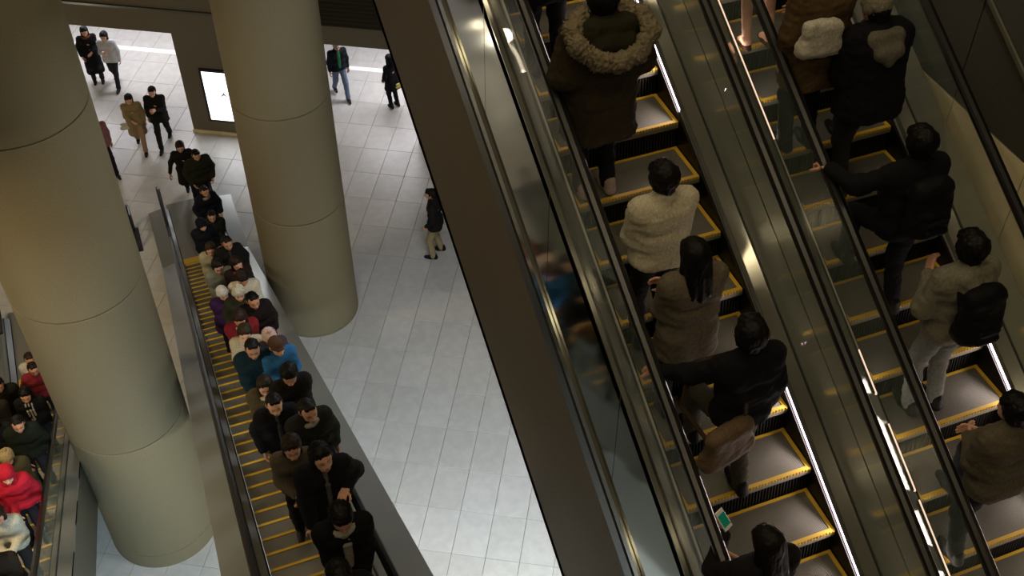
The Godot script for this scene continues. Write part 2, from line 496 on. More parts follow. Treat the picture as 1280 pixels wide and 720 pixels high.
			if seg[2] > 0:
				var ls := inst(fin(st), "light_strip", M.led if seg[2] > 1 else M.led_soft, o)
				var m := (float(seg[0]) + float(seg[1])) / 2
				var al := AreaLight3D.new(); al.name = "area_light"
				al.area_size = Vector2(0.03, (seg[1] - seg[0]) / 0.866); al.light_energy = c.led_energy * (1.0 if seg[2] > 1 else 0.3); al.light_color = Color(1.0, 0.93, 0.88)
				al.area_normalize_energy = false; al.shadow_enabled = true; al.area_range = 30.0
				var along := Vector3(0, 0.5, -0.866)
				var look := Vector3(-s, 0.25, 0.14).normalized()
				al.basis = Basis(along.cross(-look).normalized(), along, -look).orthonormalized()
				al.position = Vector3(x.call(w / 2 + 0.018), m * T30 + 0.05, -m)
				ls.add_child(al)
			else:
				inst(fin(st), "light_cover", M.led_off, o)
		# side cladding
		if c.has("clad_" + side):
			for q in c["clad_" + side]:
				# [x out from step edge, thickness, y0, y1, material, name, joint]
				if q[6] > 0.0:
					var ct: float = t0 + fposmod(c.joint_at - t0, q[6])
					while ct < t1 - 0.2:
						# vertical joints: panel between two vertical edges
						st = nst(); ext.call(st, rect.call(x.call(w / 2 + q[0] - q[1]), x.call(w / 2 + q[0]), q[2], q[3]), ct + 0.004, minf(ct + q[6] - 0.004, t1))
						inst(fin(st), q[5], q[4], o)
						ct += q[6]
				else:
					st = nst(); ext.call(st, rect.call(x.call(w / 2 + q[0] - q[1]), x.call(w / 2 + q[0]), q[2], q[3]), ts[0] + (flat if flat > 0.0 else 0.0), t1); inst(fin(st), q[5], q[4], o)

func escalators() -> void:
	M.led_soft = glow(Color(1.0, 0.84, 0.72), 1.1)
	var c := thing("escalator", "near up escalator with a mirror-clad side, left of the two at the right", "escalator", Vector3(3.32, 8.73, 0), 0.0, "escalators")
	escalator(c, {w = 1.0, p = 0.4, t0 = 0.6, t1 = 11.0, phase = 0.312, hr = 0.155, hh = 0.9, outer = [0.2, 0.355], deck = M.steel, joint = 1.35, joint_at = 6.0, led_energy = 10.0,
		led_right = [[0.6, 4.62, 2], [4.64, 4.86, 2], [4.86, 6.36, 0], [6.36, 7.4, 2], [7.42, 10.9, 0]], led_left = [[0.6, 10.9, 0]],
		clad_left = [[0.2, 0.03, -0.98, 0.1, M.mirror, "mirror_panel", 1.35], [0.225, 0.05, -1.12, -1.0, M.steel, "trim_rail", 0.0], [0.10, 0.02, -1.24, -1.08, M.steel, "recessed_channel", 0.0], [0.225, 0.05, -1.42, -1.2, M.steel_dark, "lower_trim", 0.0], [0.20, 0.08, -3.95, -1.42, M.band, "truss_cladding", 0.0]],
		clad_right = [[0.35, 0.03, -1.0, 0.05, M.steel_dark, "side_panel", 0.0]]})
	var d := thing("escalator", "near up escalator beside the stone wall at the far right", "escalator", Vector3(5.03, 8.73, 0), 0.0, "escalators")
	escalator(d, {w = 1.0, p = 0.4, t0 = 0.6, t1 = 11.0, phase = 0.312, hr = 0.155, hh = 0.9, outer = [0.345, 0.40], deck = M.steel, joint = 1.35, joint_at = 5.4, led_energy = 10.0,
		led_right = [[0.6, 2.4, 2], [2.42, 4.35, 2], [4.35, 10.9, 0]], led_left = [[0.6, 3.5, 1], [3.56, 4.0, 1], [4.2, 4.5, 1], [4.5, 6.0, 0], [6.0, 10.9, 1]],
		clad_left = [[0.34, 0.03, -1.0, 0.05, M.steel_dark, "side_panel", 0.0]],
		clad_right = [[0.40, 0.03, -1.0, 0.05, M.steel_dark, "side_panel", 0.0], [0.486, 0.02, 1.15, 1.19, M.steel, "wall_rail", 0.0]]})
	var a := thing("escalator", "long crowded escalator rising from the hall floor between two columns", "escalator", Vector3(0.42, 0.0, -19.805), 180.0, "escalators")
	escalator(a, {w = 0.8, p = 0.316, t0 = 0.0, t1 = 17.2, flat = 1.9, phase = 0.097, hr = 0.13, hh = 0.9, outer = [0.61, 0.47], deck = M.deck_a, joint = 1.4, joint_at = 0.6, led_energy = 0.0, deck_y = 0.06,
		clad_left = [[0.61, 0.03, -1.1, 0.055, M.steel_dark, "side_panel", 0.0]], clad_right = [[0.47, 0.03, -1.1, 0.055, M.steel_dark, "side_panel", 0.0]]})
	var b := thing("escalator", "packed escalator at the left edge, behind the thick column", "escalator", Vector3(-3.14, 0.0, -17.536), 180.0, "escalators")
	escalator(b, {w = 1.0, p = 0.38, t0 = 0.0, t1 = 15.0, flat = 1.9, phase = 0.2, hr = 0.13, hh = 0.9, outer = [0.31, 0.4], deck = M.deck_a, joint = 1.4, joint_at = 0.6, led_energy = 0.0, deck_y = 0.06,
		clad_left = [[0.31, 0.03, -1.1, 0.055, M.steel_dark, "side_panel", 0.0]], clad_right = [[0.4, 0.03, -1.1, 0.055, M.steel_dark, "side_panel", 0.0]]})

# ------------------------------------------------------------------ things on the back wall
func back_wall_things() -> void:
	var b := Basis(GD, Vector3.UP, -GN)
	var t := thing("advert_screen", "lit white advertising screen on the dark pier between the openings", "screen")
	t.transform = Transform3D(b, gpt(WALL_A + 1.22, WALL_N - 0.03, 1.19))
	var st := nst(); bx(st, Vector3.ZERO, Vector3(1.46, 1.5, 0.06)); inst(fin(st), "frame", M.dark, t)
	st = nst(); bx(st, Vector3(0, 0, 0.032), Vector3(1.34, 1.38, 0.012)); inst(fin(st), "screen_face", M.screen, t)
	st = nst()
	for i in 5: bx(st, Vector3(-0.28 + 0.03 * i, 0.1 - 0.03 * absf(i - 2), 0.039), Vector3(0.028, 0.05 + 0.02 * (2 - absi(i - 2)), 0.004), Basis(Vector3(0, 0, 1), 0.3 * (i - 2)))
	inst(fin(st), "printed_mark", mat(Color(0.75, 0.76, 0.8), 0.6), t)
	area(Vector3(0, 0, 0.06), Vector2(1.3, 1.34), Vector3(0, 0, 1), 0.8, Color(0.97, 0.98, 1.0), "area_light", t)
	t = thing("louvre_grille", "dark slatted grille high on the back wall above the right opening", "grille")
	t.transform = Transform3D(b, gpt(WALL_A + 3.75, WALL_N - 0.02, 3.44))
	for i in 14:
		st = nst(); bx(st, Vector3(0, 0.04 + i * 0.107, 0.05), Vector3(2.56, 0.014, 0.09), Basis(Vector3.RIGHT, 0.5)); inst(fin(st), "slat", M.louvre, t)
	st = nst(); bx(st, Vector3(-1.29, 0.75, 0.05), Vector3(0.03, 1.5, 0.1)); bx(st, Vector3(1.29, 0.75, 0.05), Vector3(0.03, 1.5, 0.1)); inst(fin(st), "frame", M.louvre, t)
	# curved lit rail at the left, mirrored in the side of the near escalator
	t = thing("light_rail", "curved glowing rail with a round end, standing left of the packed escalator", "light", Vector3(-3.6, 0, -23.8))
	var rp := []
	for i in 11:
		var f := i / 10.0
		rp.append(Vector3(0.12 - 0.24 * f - 0.22 * sin(f * PI), 1.0, -1.15 + 2.4 * f))
	st = nst(); tube(st, rp, 0.045, 10); inst(fin(st), "light_tube", M.panel_warm, t)
	st = nst(); tube(st, [rp[0] + Vector3(0, 0, -0.08), rp[0] + Vector3(0, 0, -0.06), rp[0], rp[0] + Vector3(0, 0, 0.06), rp[0] + Vector3(0, 0, 0.08)], 0.1, 12); inst(fin(st), "light_end", M.panel_warm, t)
	for i in [1, 5, 9]:
		st = nst(); tube(st, [Vector3(rp[i].x, 0.0, rp[i].z), rp[i]], 0.025, 8); inst(fin(st), "post", M.steel_dark, t)
	var ol := OmniLight3D.new(); ol.name = "omni_light"; ol.light_energy = 0.6; ol.light_color = Color(1.0, 0.95, 0.85); ol.shadow_enabled = true; ol.omni_range = 30.0; ol.omni_attenuation = 2.0; ol.light_size = 0.2
	ol.position = Vector3(-0.1, 1.25, 0); t.add_child(ol)
	t = thing("barrier_post", "dark low barrier standing beside the thick column, mostly hidden", "barrier", Vector3(-0.84, 0, -20.95))
	st = nst(); bx(st, Vector3(0, 0.02, 0), Vector3(0.2, 0.04, 0.8)); inst(fin(st), "foot_plate", M.dark, t)
	st = nst(); tube(st, [Vector3(0, 0.04, 0.34), Vector3(0, 0.6, 0.34), Vector3(0, 0.8, 0.28), Vector3(0, 0.86, 0.15), Vector3(0, 0.86, -0.15), Vector3(0, 0.8, -0.28), Vector3(0, 0.6, -0.34), Vector3(0, 0.04, -0.34)], 0.04, 10)
	inst(fin(st), "hoop", M.rubber, t)

# ------------------------------------------------------------------ people
# Bones are [a, b, radius at a, radius at b]; the field of tapered capsules is joined smoothly and meshed as surface nets.
func sdf(bones: Array, cell: float, k: float, clip_lo := -100.0, wrinkle := 0.0, clip_hi := 100.0, fine := 1.0) -> Array:
	var lo := Vector3.INF; var hi := -Vector3.INF
	for b in bones:
		var r: float = maxf(b[2], b[3])
		for q in [b[0], b[1]]:
			lo = lo.min(q - Vector3.ONE * r); hi = hi.max(q + Vector3.ONE * r)
	lo -= Vector3.ONE * cell * 2.5; hi += Vector3.ONE * cell * 2.5
	var nx := int((hi.x - lo.x) / cell) + 2; var ny := int((hi.y - lo.y) / cell) + 2; var nz := int((hi.z - lo.z) / cell) + 2
	var f := PackedFloat32Array(); f.resize(nx * ny * nz); f.fill(1.0)
	var sx := 1; var sy := nx; var sz := nx * ny
	for b in bones:
		var a: Vector3 = b[0]; var ab: Vector3 = b[1] - a
		var ra: float = b[2]; var dr: float = b[3] - ra
		var l2 := maxf(ab.length_squared(), 1e-8)
		var pad := maxf(b[2], b[3]) + k + cell * 1.5
		var p0: Vector3 = a.min(b[1]) - Vector3.ONE * pad - lo; var p1: Vector3 = a.max(b[1]) + Vector3.ONE * pad - lo
		var i0 := maxi(0, int(p0.x / cell)); var i1 := mini(nx - 1, int(p1.x / cell) + 1)
		var j0 := maxi(0, int(p0.y / cell)); var j1 := mini(ny - 1, int(p1.y / cell) + 1)
		var k0 := maxi(0, int(p0.z / cell)); var k1 := mini(nz - 1, int(p1.z / cell) + 1)
		for kk in range(k0, k1 + 1):
			for j in range(j0, j1 + 1):
				var at := kk * sz + j * sy + i0
				var p := lo + Vector3(i0, j, kk) * cell - a
				for i in range(i0, i1 + 1):
					var t := clampf(p.dot(ab) / l2, 0.0, 1.0)
					var d := (p - ab * t).length() - ra - dr * t
					var v := f[at]
					if d < v + k:
						var h := k - absf(d - v)
						f[at] = minf(d, v) - (h * h * 0.25 / k if h > 0.0 else 0.0)
					at += 1
					p.x += cell
	if clip_lo > -50.0 or clip_hi < 50.0:
		for kk in nz:
			for j in ny:
				var y := lo.y + j * cell
				var c := maxf(clip_lo - y, y - clip_hi)
				if c > -cell * 2.0:
					var at := kk * sz + j * sy
					for i in nx:
						if f[at] < c: f[at] = c
						at += 1
	# surface nets
	var index := PackedInt32Array(); index.resize(f.size()); index.fill(-1)
	var verts := PackedVector3Array(); var norms := PackedVector3Array(); var tris := PackedInt32Array()
	var offs := [0, sx, sy, sx + sy, sz, sx + sz, sy + sz, sx + sy + sz]
	var lim := cell * 1.75
	var cells := PackedInt32Array()
	for n in f.size():
		if absf(f[n]) < lim: cells.append(n)
	var edges := [[0, 1], [2, 3], [4, 5], [6, 7], [0, 2], [1, 3], [4, 6], [5, 7], [0, 4], [1, 5], [2, 6], [3, 7]]
	for n in cells:
		var x := n % nx; var y := (n / nx) % ny; var z := n / sz
		if x >= nx - 1 or y >= ny - 1 or z >= nz - 1: continue
		var v0 := f[n]; var v1 := f[n + sx]; var v2 := f[n + sy]; var v3 := f[n + sx + sy]
		var v4 := f[n + sz]; var v5 := f[n + sx + sz]; var v6 := f[n + sy + sz]; var v7 := f[n + sx + sy + sz]
		var neg := int(v0 < 0) + int(v1 < 0) + int(v2 < 0) + int(v3 < 0) + int(v4 < 0) + int(v5 < 0) + int(v6 < 0) + int(v7 < 0)
		if neg == 0 or neg == 8: continue
		var v := [v0, v1, v2, v3, v4, v5, v6, v7]
		var sum := Vector3.ZERO; var cnt := 0
		for e in edges:
			var p: float = v[e[0]]; var q: float = v[e[1]]
			if (p < 0) != (q < 0):
				var t := p / (p - q)
				var A := Vector3(e[0] & 1, (e[0] >> 1) & 1, e[0] >> 2); var B := Vector3(e[1] & 1, (e[1] >> 1) & 1, e[1] >> 2)
				sum += A.lerp(B, t); cnt += 1
		var nrm := Vector3(v1 + v3 + v5 + v7 - v0 - v2 - v4 - v6, v2 + v3 + v6 + v7 - v0 - v1 - v4 - v5, v4 + v5 + v6 + v7 - v0 - v1 - v2 - v3).normalized()
		var pos := lo + (Vector3(x, y, z) + sum / cnt) * cell
		if wrinkle > 0.0 and fine > 1.0:
			pos += nrm * wrinkle * (fold.get_noise_3d(pos.x * fine, pos.y * fine * 0.25, pos.z * fine) + 0.6 * fold.get_noise_3d(pos.x * fine * 2.2 + 9.0, pos.y * fine * 0.6, pos.z * fine * 2.2))
		elif wrinkle > 0.0:
			pos += nrm * wrinkle * (fold.get_noise_3d(pos.x * 0.6, pos.y * 1.5, pos.z * 0.6) + 0.5 * fold.get_noise_3d(pos.x * 2.0 + 9.0, pos.y * 2.6, pos.z * 2.0))
		index[n] = verts.size(); verts.append(pos); norms.append(nrm)
	for n in cells:
		var x := n % nx; var y := (n / nx) % ny; var z := n / sz
		if x < 1 or y < 1 or z < 1 or x >= nx - 1 or y >= ny - 1 or z >= nz - 1: continue
		var s := f[n] < 0
		if (f[n + sx] < 0) != s: face(tris, index[n - sy - sz], index[n - sz], index[n], index[n - sy], s)
		if (f[n + sy] < 0) != s: face(tris, index[n - sx - sz], index[n - sx], index[n], index[n - sz], s)
		if (f[n + sz] < 0) != s: face(tris, index[n - sx - sy], index[n - sy], index[n], index[n - sx], s)
	return [verts, norms, tris]

func face(tris: PackedInt32Array, a: int, b: int, c: int, d: int, flip: bool) -> void:
	if a < 0 or b < 0 or c < 0 or d < 0: return
	if flip: tris.append_array(PackedInt32Array([a, c, b, a, d, c]))
	else: tris.append_array(PackedInt32Array([a, b, c, a, c, d]))

func to_mesh(d: Array, colors := PackedColorArray()) -> ArrayMesh:
	var arr := []; arr.resize(Mesh.ARRAY_MAX)
	arr[Mesh.ARRAY_VERTEX] = d[0]
	arr[Mesh.ARRAY_NORMAL] = d[1]
	arr[Mesh.ARRAY_INDEX] = d[2]
	if colors.size(): arr[Mesh.ARRAY_COLOR] = colors
	# averaged normals from the moved surface
	var n := PackedVector3Array(); n.resize(d[0].size())
	var v: PackedVector3Array = d[0]; var t: PackedInt32Array = d[2]
	for i in range(0, t.size(), 3):
		var q := (v[t[i + 2]] - v[t[i]]).cross(v[t[i + 1]] - v[t[i]])
		n[t[i]] += q; n[t[i + 1]] += q; n[t[i + 2]] += q
	for i in n.size(): n[i] = n[i].normalized()
	arr[Mesh.ARRAY_NORMAL] = n
	var m := ArrayMesh.new(); m.add_surface_from_arrays(Mesh.PRIMITIVE_TRIANGLES, arr)
	return m

func V(x: float, y: float, z: float) -> Vector3: return Vector3(x, y, z)

func head_mesh() -> ArrayMesh:
	if cache.has("head"): return cache.head
	var b := [[V(0, 0.035, -0.03), V(0, 0.03, 0.03), 0.08, 0.082], [V(0, -0.03, -0.045), V(0, -0.01, -0.01), 0.056, 0.06], [V(0, -0.088, -0.066), V(0, -0.07, -0.05), 0.024, 0.04],
		[V(-0.032, -0.03, -0.056), V(-0.03, 0.0, -0.05), 0.036, 0.042], [V(0.032, -0.03, -0.056), V(0.03, 0.0, -0.05), 0.036, 0.042],
		[V(0, 0.012, -0.102), V(0, -0.026, -0.118), 0.009, 0.014], [V(-0.013, -0.03, -0.105), V(0.013, -0.03, -0.105), 0.009, 0.009],
		[V(-0.035, 0.03, -0.09), V(-0.012, 0.026, -0.1), 0.012, 0.012], [V(0.035, 0.03, -0.09), V(0.012, 0.026, -0.1), 0.012, 0.012],
		[V(-0.018, -0.058, -0.098), V(0.018, -0.058, -0.098), 0.009, 0.009], [V(-0.014, -0.068, -0.095), V(0.014, -0.068, -0.095), 0.009, 0.009],
		[V(-0.08, -0.02, 0.005), V(-0.086, 0.018, 0.014), 0.009, 0.013], [V(0.08, -0.02, 0.005), V(0.086, 0.018, 0.014), 0.009, 0.013],
		[V(0, -0.06, 0.02), V(0, -0.16, 0.035), 0.05, 0.054]]
	var d := sdf(b, 0.007, 0.022)
	var col := PackedColorArray()
	for p in d[0]:
		var c := Color(1, 1, 1)
		if p.z < -0.07:
			for s in [-1.0, 1.0]:
				var e: Vector3 = p - V(s * 0.032, 0.008, -0.09)
				if Vector2(e.x / 0.016, e.y / 0.007).length() < 1.0: c = Color(0.12, 0.10, 0.09)
				e = p - V(s * 0.032, 0.03, -0.09)
				if Vector2(e.x / 0.02, e.y / 0.006).length() < 1.0: c = Color(0.2, 0.15, 0.12)
			if Vector2(p.x / 0.024, (p.y + 0.062) / 0.011).length() < 1.0: c = Color(0.72, 0.5, 0.48)
		col.append(c)
	cache.head = to_mesh(d, col)
	return cache.head

func hand_mesh(grip: bool, mirror := false) -> ArrayMesh:
	# wrist at the origin, fingers along -y, palm towards +z, thumb on +x
	var key := "hand_%s_%s" % [grip, mirror]
	if cache.has(key): return cache[key]
	var b := [[V(0, 0.03, 0), V(0, -0.01, 0), 0.026, 0.024], [V(-0.026, -0.02, 0), V(-0.03, -0.085, 0), 0.015, 0.013], [V(-0.008, -0.02, 0), V(-0.01, -0.09, 0), 0.016, 0.013],
		[V(0.01, -0.02, 0), V(0.011, -0.09, 0), 0.016, 0.013], [V(0.024, -0.02, 0), V(0.03, -0.085, 0), 0.016, 0.013], [V(0.02, -0.025, 0.008), V(0.03, -0.05, 0.012), 0.017, 0.014]]
	var xs := [-0.031, -0.0105, 0.0105, 0.031]; var ln := [0.058, 0.074, 0.078, 0.07]
	var curl := [0.75, 0.9, 0.7] if grip else [0.3, 0.45, 0.3]
	for i in 4:
		var p := V(xs[i], -0.088 + (0.006 if i == 0 else 0.0), 0)
		var a := 0.0
		var spread: float = (i - 1.5) * 0.07
		for s in 3:
			a += curl[s]
			var q: Vector3 = p + V(sin(spread) * 0.6, -cos(a), sin(a)) * ln[i] * [0.45, 0.32, 0.25][s]
			b.append([p, q, 0.0098 - 0.0008 * s, 0.009 - 0.0008 * s]); p = q
	var th := V(0.03, -0.045, 0.012)
	for s in 3:
		var q: Vector3 = th + [V(0.024, -0.016, 0.012), V(0.012, -0.024, 0.016), V(0.002, -0.02, 0.012)][s]
		b.append([th, q, 0.0125 - 0.001 * s, 0.0115 - 0.001 * s]); th = q
	var d := sdf(b, 0.005, 0.008)
	if mirror:
		var mv := PackedVector3Array(); var mt := PackedInt32Array()
		for q in d[0]: mv.append(V(-q.x, q.y, q.z))
		for n in range(0, d[2].size(), 3): mt.append_array(PackedInt32Array([d[2][n], d[2][n + 2], d[2][n + 1]]))
		d[0] = mv; d[2] = mt
	var col := PackedColorArray(); col.resize(d[0].size()); col.fill(Color(1, 1, 1))
	cache[key] = to_mesh(d, col)
	return cache[key]

func shoe_mesh() -> ArrayMesh:
	if not cache.has("shoe"):
		var d := sdf([[V(0, 0.045, 0.05), V(0, 0.04, -0.06), 0.042, 0.044], [V(0.0, 0.035, -0.06), V(0.008, 0.03, -0.16), 0.046, 0.034], [V(0, 0.05, 0.045), V(0, 0.11, 0.03), 0.042, 0.046]], 0.012, 0.02, 0.0)
		cache.shoe = to_mesh(d)
	return cache.shoe

func hair_mesh(style: String) -> ArrayMesh:
	var key := "hair_" + style
	if cache.has(key): return cache[key]
	var b := [[V(0, 0.062, -0.018), V(0, 0.05, 0.035), 0.072, 0.086], [V(0, 0.02, 0.05), V(0, -0.03, 0.05), 0.078, 0.06], [V(-0.035, 0.03, 0.01), V(-0.04, 0.0, 0.025), 0.06, 0.05], [V(0.035, 0.03, 0.01), V(0.04, 0.0, 0.025), 0.06, 0.05],
		[V(-0.045, 0.085, -0.062), V(0.03, 0.092, -0.066), 0.024, 0.024]]
	if style == "bob":
		b.append_array([[V(-0.06, 0.02, 0.01), V(-0.066, -0.08, 0.015), 0.04, 0.034], [V(0.06, 0.02, 0.01), V(0.066, -0.08, 0.015), 0.04, 0.034], [V(-0.04, 0.0, 0.06), V(-0.045, -0.09, 0.055), 0.055, 0.045], [V(0.04, 0.0, 0.06), V(0.045, -0.09, 0.055), 0.055, 0.045], [V(0, 0.06, 0.0), V(0, 0.05, 0.04), 0.095, 0.098]])
	elif style == "long":
		b.append_array([[V(-0.06, 0.02, 0.01), V(-0.075, -0.13, 0.0), 0.04, 0.036], [V(0.06, 0.02, 0.01), V(0.075, -0.13, 0.0), 0.04, 0.036], [V(-0.04, 0.0, 0.06), V(-0.06, -0.26, 0.09), 0.06, 0.035], [V(0.04, 0.0, 0.06), V(0.06, -0.26, 0.09), 0.06, 0.035], [V(0, 0.0, 0.07), V(0, -0.29, 0.10), 0.06, 0.03], [V(0, 0.055, 0.0), V(0, 0.05, 0.03), 0.096, 0.098]])
	elif style == "bushy":
		b.append_array([[V(0, 0.07, -0.012), V(0, 0.055, 0.035), 0.086, 0.1], [V(-0.055, 0.03, 0.0), V(-0.05, -0.01, 0.03), 0.052, 0.05], [V(0.055, 0.03, 0.0), V(0.05, -0.01, 0.03), 0.052, 0.05], [V(0.03, 0.095, -0.06), V(-0.05, 0.085, -0.062), 0.03, 0.026]])
	elif style == "cap":
		b = [[V(0, 0.055, -0.03), V(0, 0.05, 0.03), 0.088, 0.092], [V(0, 0.035, 0.04), V(0, 0.0, 0.045), 0.075, 0.06], [V(-0.04, 0.045, -0.1), V(0.04, 0.045, -0.1), 0.018, 0.018], [V(-0.035, 0.04, -0.13), V(0.035, 0.04, -0.13), 0.012, 0.012]]
	elif style == "beanie":
		b = [[V(0, 0.065, -0.03), V(0, 0.06, 0.03), 0.092, 0.097], [V(-0.05, 0.03, 0.0), V(0.05, 0.03, 0.0), 0.058, 0.058], [V(0, 0.03, 0.04), V(0, 0.0, 0.05), 0.07, 0.055], [V(0, 0.165, 0.01), V(0, 0.17, 0.01), 0.028, 0.028]]
	elif style == "hood":
		b.append_array([[V(0, 0.06, -0.01), V(0, 0.05, 0.05), 0.11, 0.11], [V(0, 0.0, 0.04), V(0, -0.13, 0.06), 0.105, 0.1], [V(-0.07, 0.0, -0.02), V(-0.06, -0.12, -0.02), 0.045, 0.05], [V(0.07, 0.0, -0.02), V(0.06, -0.12, -0.02), 0.045, 0.05]])
	cache[key] = to_mesh(sdf(b, 0.009, 0.02, -100.0, 0.003 if style in ["cap", "hood"] else (0.006 if style == "long" else 0.010), 100.0, 5.0))
	return cache[key]

func ik(s: Vector3, w: Vector3, l1: float, l2: float, pole: Vector3) -> Array:
	var d := w - s
	var L := clampf(d.length(), 0.05, l1 + l2 - 0.005)
	var dir := d.normalized()
	var a := (l1 * l1 - l2 * l2 + L * L) / (2.0 * L)
	var h := sqrt(maxf(0.0, l1 * l1 - a * a))
	var out := (pole - dir * pole.dot(dir)).normalized()
	return [s + dir * a + out * h, s + dir * L]

const ARMS := {
	down = [Vector3(0.25, 0.80, -0.03)], pocket = [Vector3(0.23, 0.94, -0.13)], front = [Vector3(0.05, 1.10, -0.27)], low = [Vector3(0.09, 0.92, -0.24)], phone = [Vector3(0.04, 1.24, -0.27)], back = [Vector3(0.24, 0.82, 0.16)], ahead = [Vector3(0.22, 0.86, -0.24)], chest = [Vector3(-0.04, 1.16, -0.2)], out = [Vector3(0.36, 0.92, -0.1)], ear = [Vector3(0.14, 1.50, -0.1)], strap = [Vector3(0.12, 1.26, -0.2)]}

# cfg: h, legs (stand / walk / step / climb), arms [left, right], lean, head [pitch, yaw], coat hem height, puff, cell
func person_meshes(key: String, c: Dictionary) -> Dictionary:
	if cache.has(key): return cache[key]
	var cell: float = c.get("cell", 0.022)
	var puff: float = c.get("puff", 0.0)
	var lean := deg_to_rad(c.get("lean", 3.0))
	var J := Basis(Vector3.RIGHT, -lean)
	var piv := V(0, 0.93, 0)
	var up := func(p: Vector3) -> Vector3: return piv + J * (p - piv)
	var wd: float = c.get("wide", 1.0)
	# legs
	var feet := {stand = [V(-0.1, 0.085, 0.0), V(0.1, 0.085, 0.02)], walk = [V(-0.08, 0.10, -0.26), V(0.08, 0.14, 0.3)], stride = [V(-0.07, 0.12, 0.34), V(0.07, 0.09, -0.28)], apart = [V(-0.14, 0.085, -0.05), V(0.13, 0.085, 0.06)],
		climb = [V(-0.1, 0.085 + 0.231, -0.36), V(0.1, 0.085, 0.04)], climb2 = [V(-0.1, 0.085, 0.04), V(0.1, 0.085 + 0.231, -0.36)]}
	var ft: Array = feet[c.get("legs", "stand")]
	var hips := [V(-0.085, 0.90, 0), V(0.085, 0.90, 0)]
	var legs := []
	for i in 2: legs.append(ik(hips[i], ft[i], 0.425, 0.41, V(0.1 * (i * 2 - 1), 0, -1)))
	# arms
	var sh := [up.call(V(-0.175 * wd, 1.385, 0.0)), up.call(V(0.175 * wd, 1.385, 0.0))]
	var arms := []; var palm := []
	var an: Array = c.get("arms", ["down", "down"])
	for i in 2:
		var s := -1.0 if i == 0 else 1.0
		var w: Vector3
		if an[i] is Vector3: w = an[i]
		else:
			w = ARMS[an[i]][0]; w.x *= s; w = up.call(w)
		arms.append(ik(sh[i], w, 0.275, 0.25, V(s * 0.55, -0.5, 0.7)))
		palm.append(V(-s, 0, -0.2) if an[i] is String else V(0, -1, 0))
	var hd: Transform3D = Transform3D(Basis.from_euler(V(deg_to_rad(-c.get("head", [8, 0])[0]), deg_to_rad(c.get("head", [8, 0])[1]), 0)), up.call(V(0, 1.575, -0.02)))
	# body: one surface under the clothes, with the head and the hands added to it
	var bare: bool = c.get("bare", false)
	var B := [[up.call(V(-0.08 * wd, 1.3, 0)), up.call(V(0.08 * wd, 1.3, 0)), 0.10, 0.10], [up.call(V(-0.05, 1.1, 0)), up.call(V(0.05, 1.1, 0)), 0.10, 0.10], [V(-0.06, 0.93, 0), V(0.06, 0.93, 0), 0.11, 0.11], [up.call(V(0, 1.25, 0)), V(0, 0.98, 0), 0.1, 0.1], [up.call(V(0, 1.4, 0.01)), hd * V(0, -0.1, 0.03), 0.056, 0.05], [sh[0], sh[1], 0.045, 0.045]]
	for i in 2:
		B.append([sh[i], arms[i][0], 0.045, 0.038]); B.append([arms[i][0], arms[i][1], 0.037, 0.027])
		B.append([hips[i], legs[i][0], 0.08, 0.055]); B.append([legs[i][0], legs[i][1], 0.054, 0.036])
		if bare: B.append([legs[i][1], legs[i][1] + V(0, -0.05, -0.1), 0.034, 0.03]); B.append([legs[i][1], legs[i][1] + V(0, -0.055, 0.03), 0.034, 0.026])
	var bd := sdf(B, maxf(cell, 0.02), 0.03)
	var col := PackedColorArray(); col.resize(bd[0].size()); col.fill(Color(1, 1, 1))
	var st := SurfaceTool.new()
	st.append_from(to_mesh(bd, col), 0, Transform3D())
	st.append_from(head_mesh(), 0, hd)
	var grips: Array = c.get("grip", [false, false])
	var hands := []
	for i in 2:
		var y: Vector3 = (arms[i][0] - arms[i][1]).normalized()
		if an[i] is Vector3 and grips[i]: y = (y + V(0, 0.1, 0.55)).normalized()
		var z: Vector3 = (palm[i] - y * palm[i].dot(y)).normalized()
		var x: Vector3 = y.cross(z)
		var ht := Transform3D(Basis(x, y, z), arms[i][1] - y * 0.015)
		st.append_from(hand_mesh(grips[i], i == 0), 0, ht)
		hands.append(ht)
	var R := {body = st.commit(), head = hd, hands = hands, feet = ft}
	# jacket or coat
	var hem: float = c.get("hem", 0.86)
	var cb := [[up.call(V(-0.095 * wd, 1.31, 0)), up.call(V(0.095 * wd, 1.31, 0)), 0.122 + puff, 0.122 + puff], [up.call(V(-0.08 * wd, 1.12, 0)), up.call(V(0.08 * wd, 1.12, 0)), 0.12 + puff, 0.12 + puff],
		[V(-0.075 * wd, 0.93, 0), V(0.075 * wd, 0.93, 0), 0.135 + puff, 0.135 + puff], [sh[0], sh[1], 0.062 + puff * 0.5, 0.062 + puff * 0.5], [up.call(V(0, 1.38, 0.01)), up.call(V(0, 1.46, 0.012)), 0.085, 0.07 + puff * 0.4]]
	if hem < 0.84:
		var fl: float = c.get("flare", 0.02)
		for s in [-1.0, 1.0]: cb.append([V(s * 0.075, 0.9, 0), V(s * 0.085, hem - 0.06, 0), 0.135 + puff, 0.135 + puff + fl])
	for i in 2:
		cb.append([sh[i], arms[i][0], 0.066 + puff, 0.058 + puff]); cb.append([arms[i][0], arms[i][1].lerp(arms[i][0], 0.05), 0.057 + puff, 0.044 + puff * 0.8])
	if c.get("hoodlump", false):
		cb.append_array([[up.call(V(-0.09, 1.43, 0.09)), up.call(V(0.09, 1.43, 0.09)), 0.055, 0.055], [up.call(V(-0.05, 1.36, 0.13)), up.call(V(0.05, 1.36, 0.13)), 0.05, 0.05]])
	R.jacket = to_mesh(sdf(cb, cell, 0.05, hem, 0.012 + puff * 0.15))
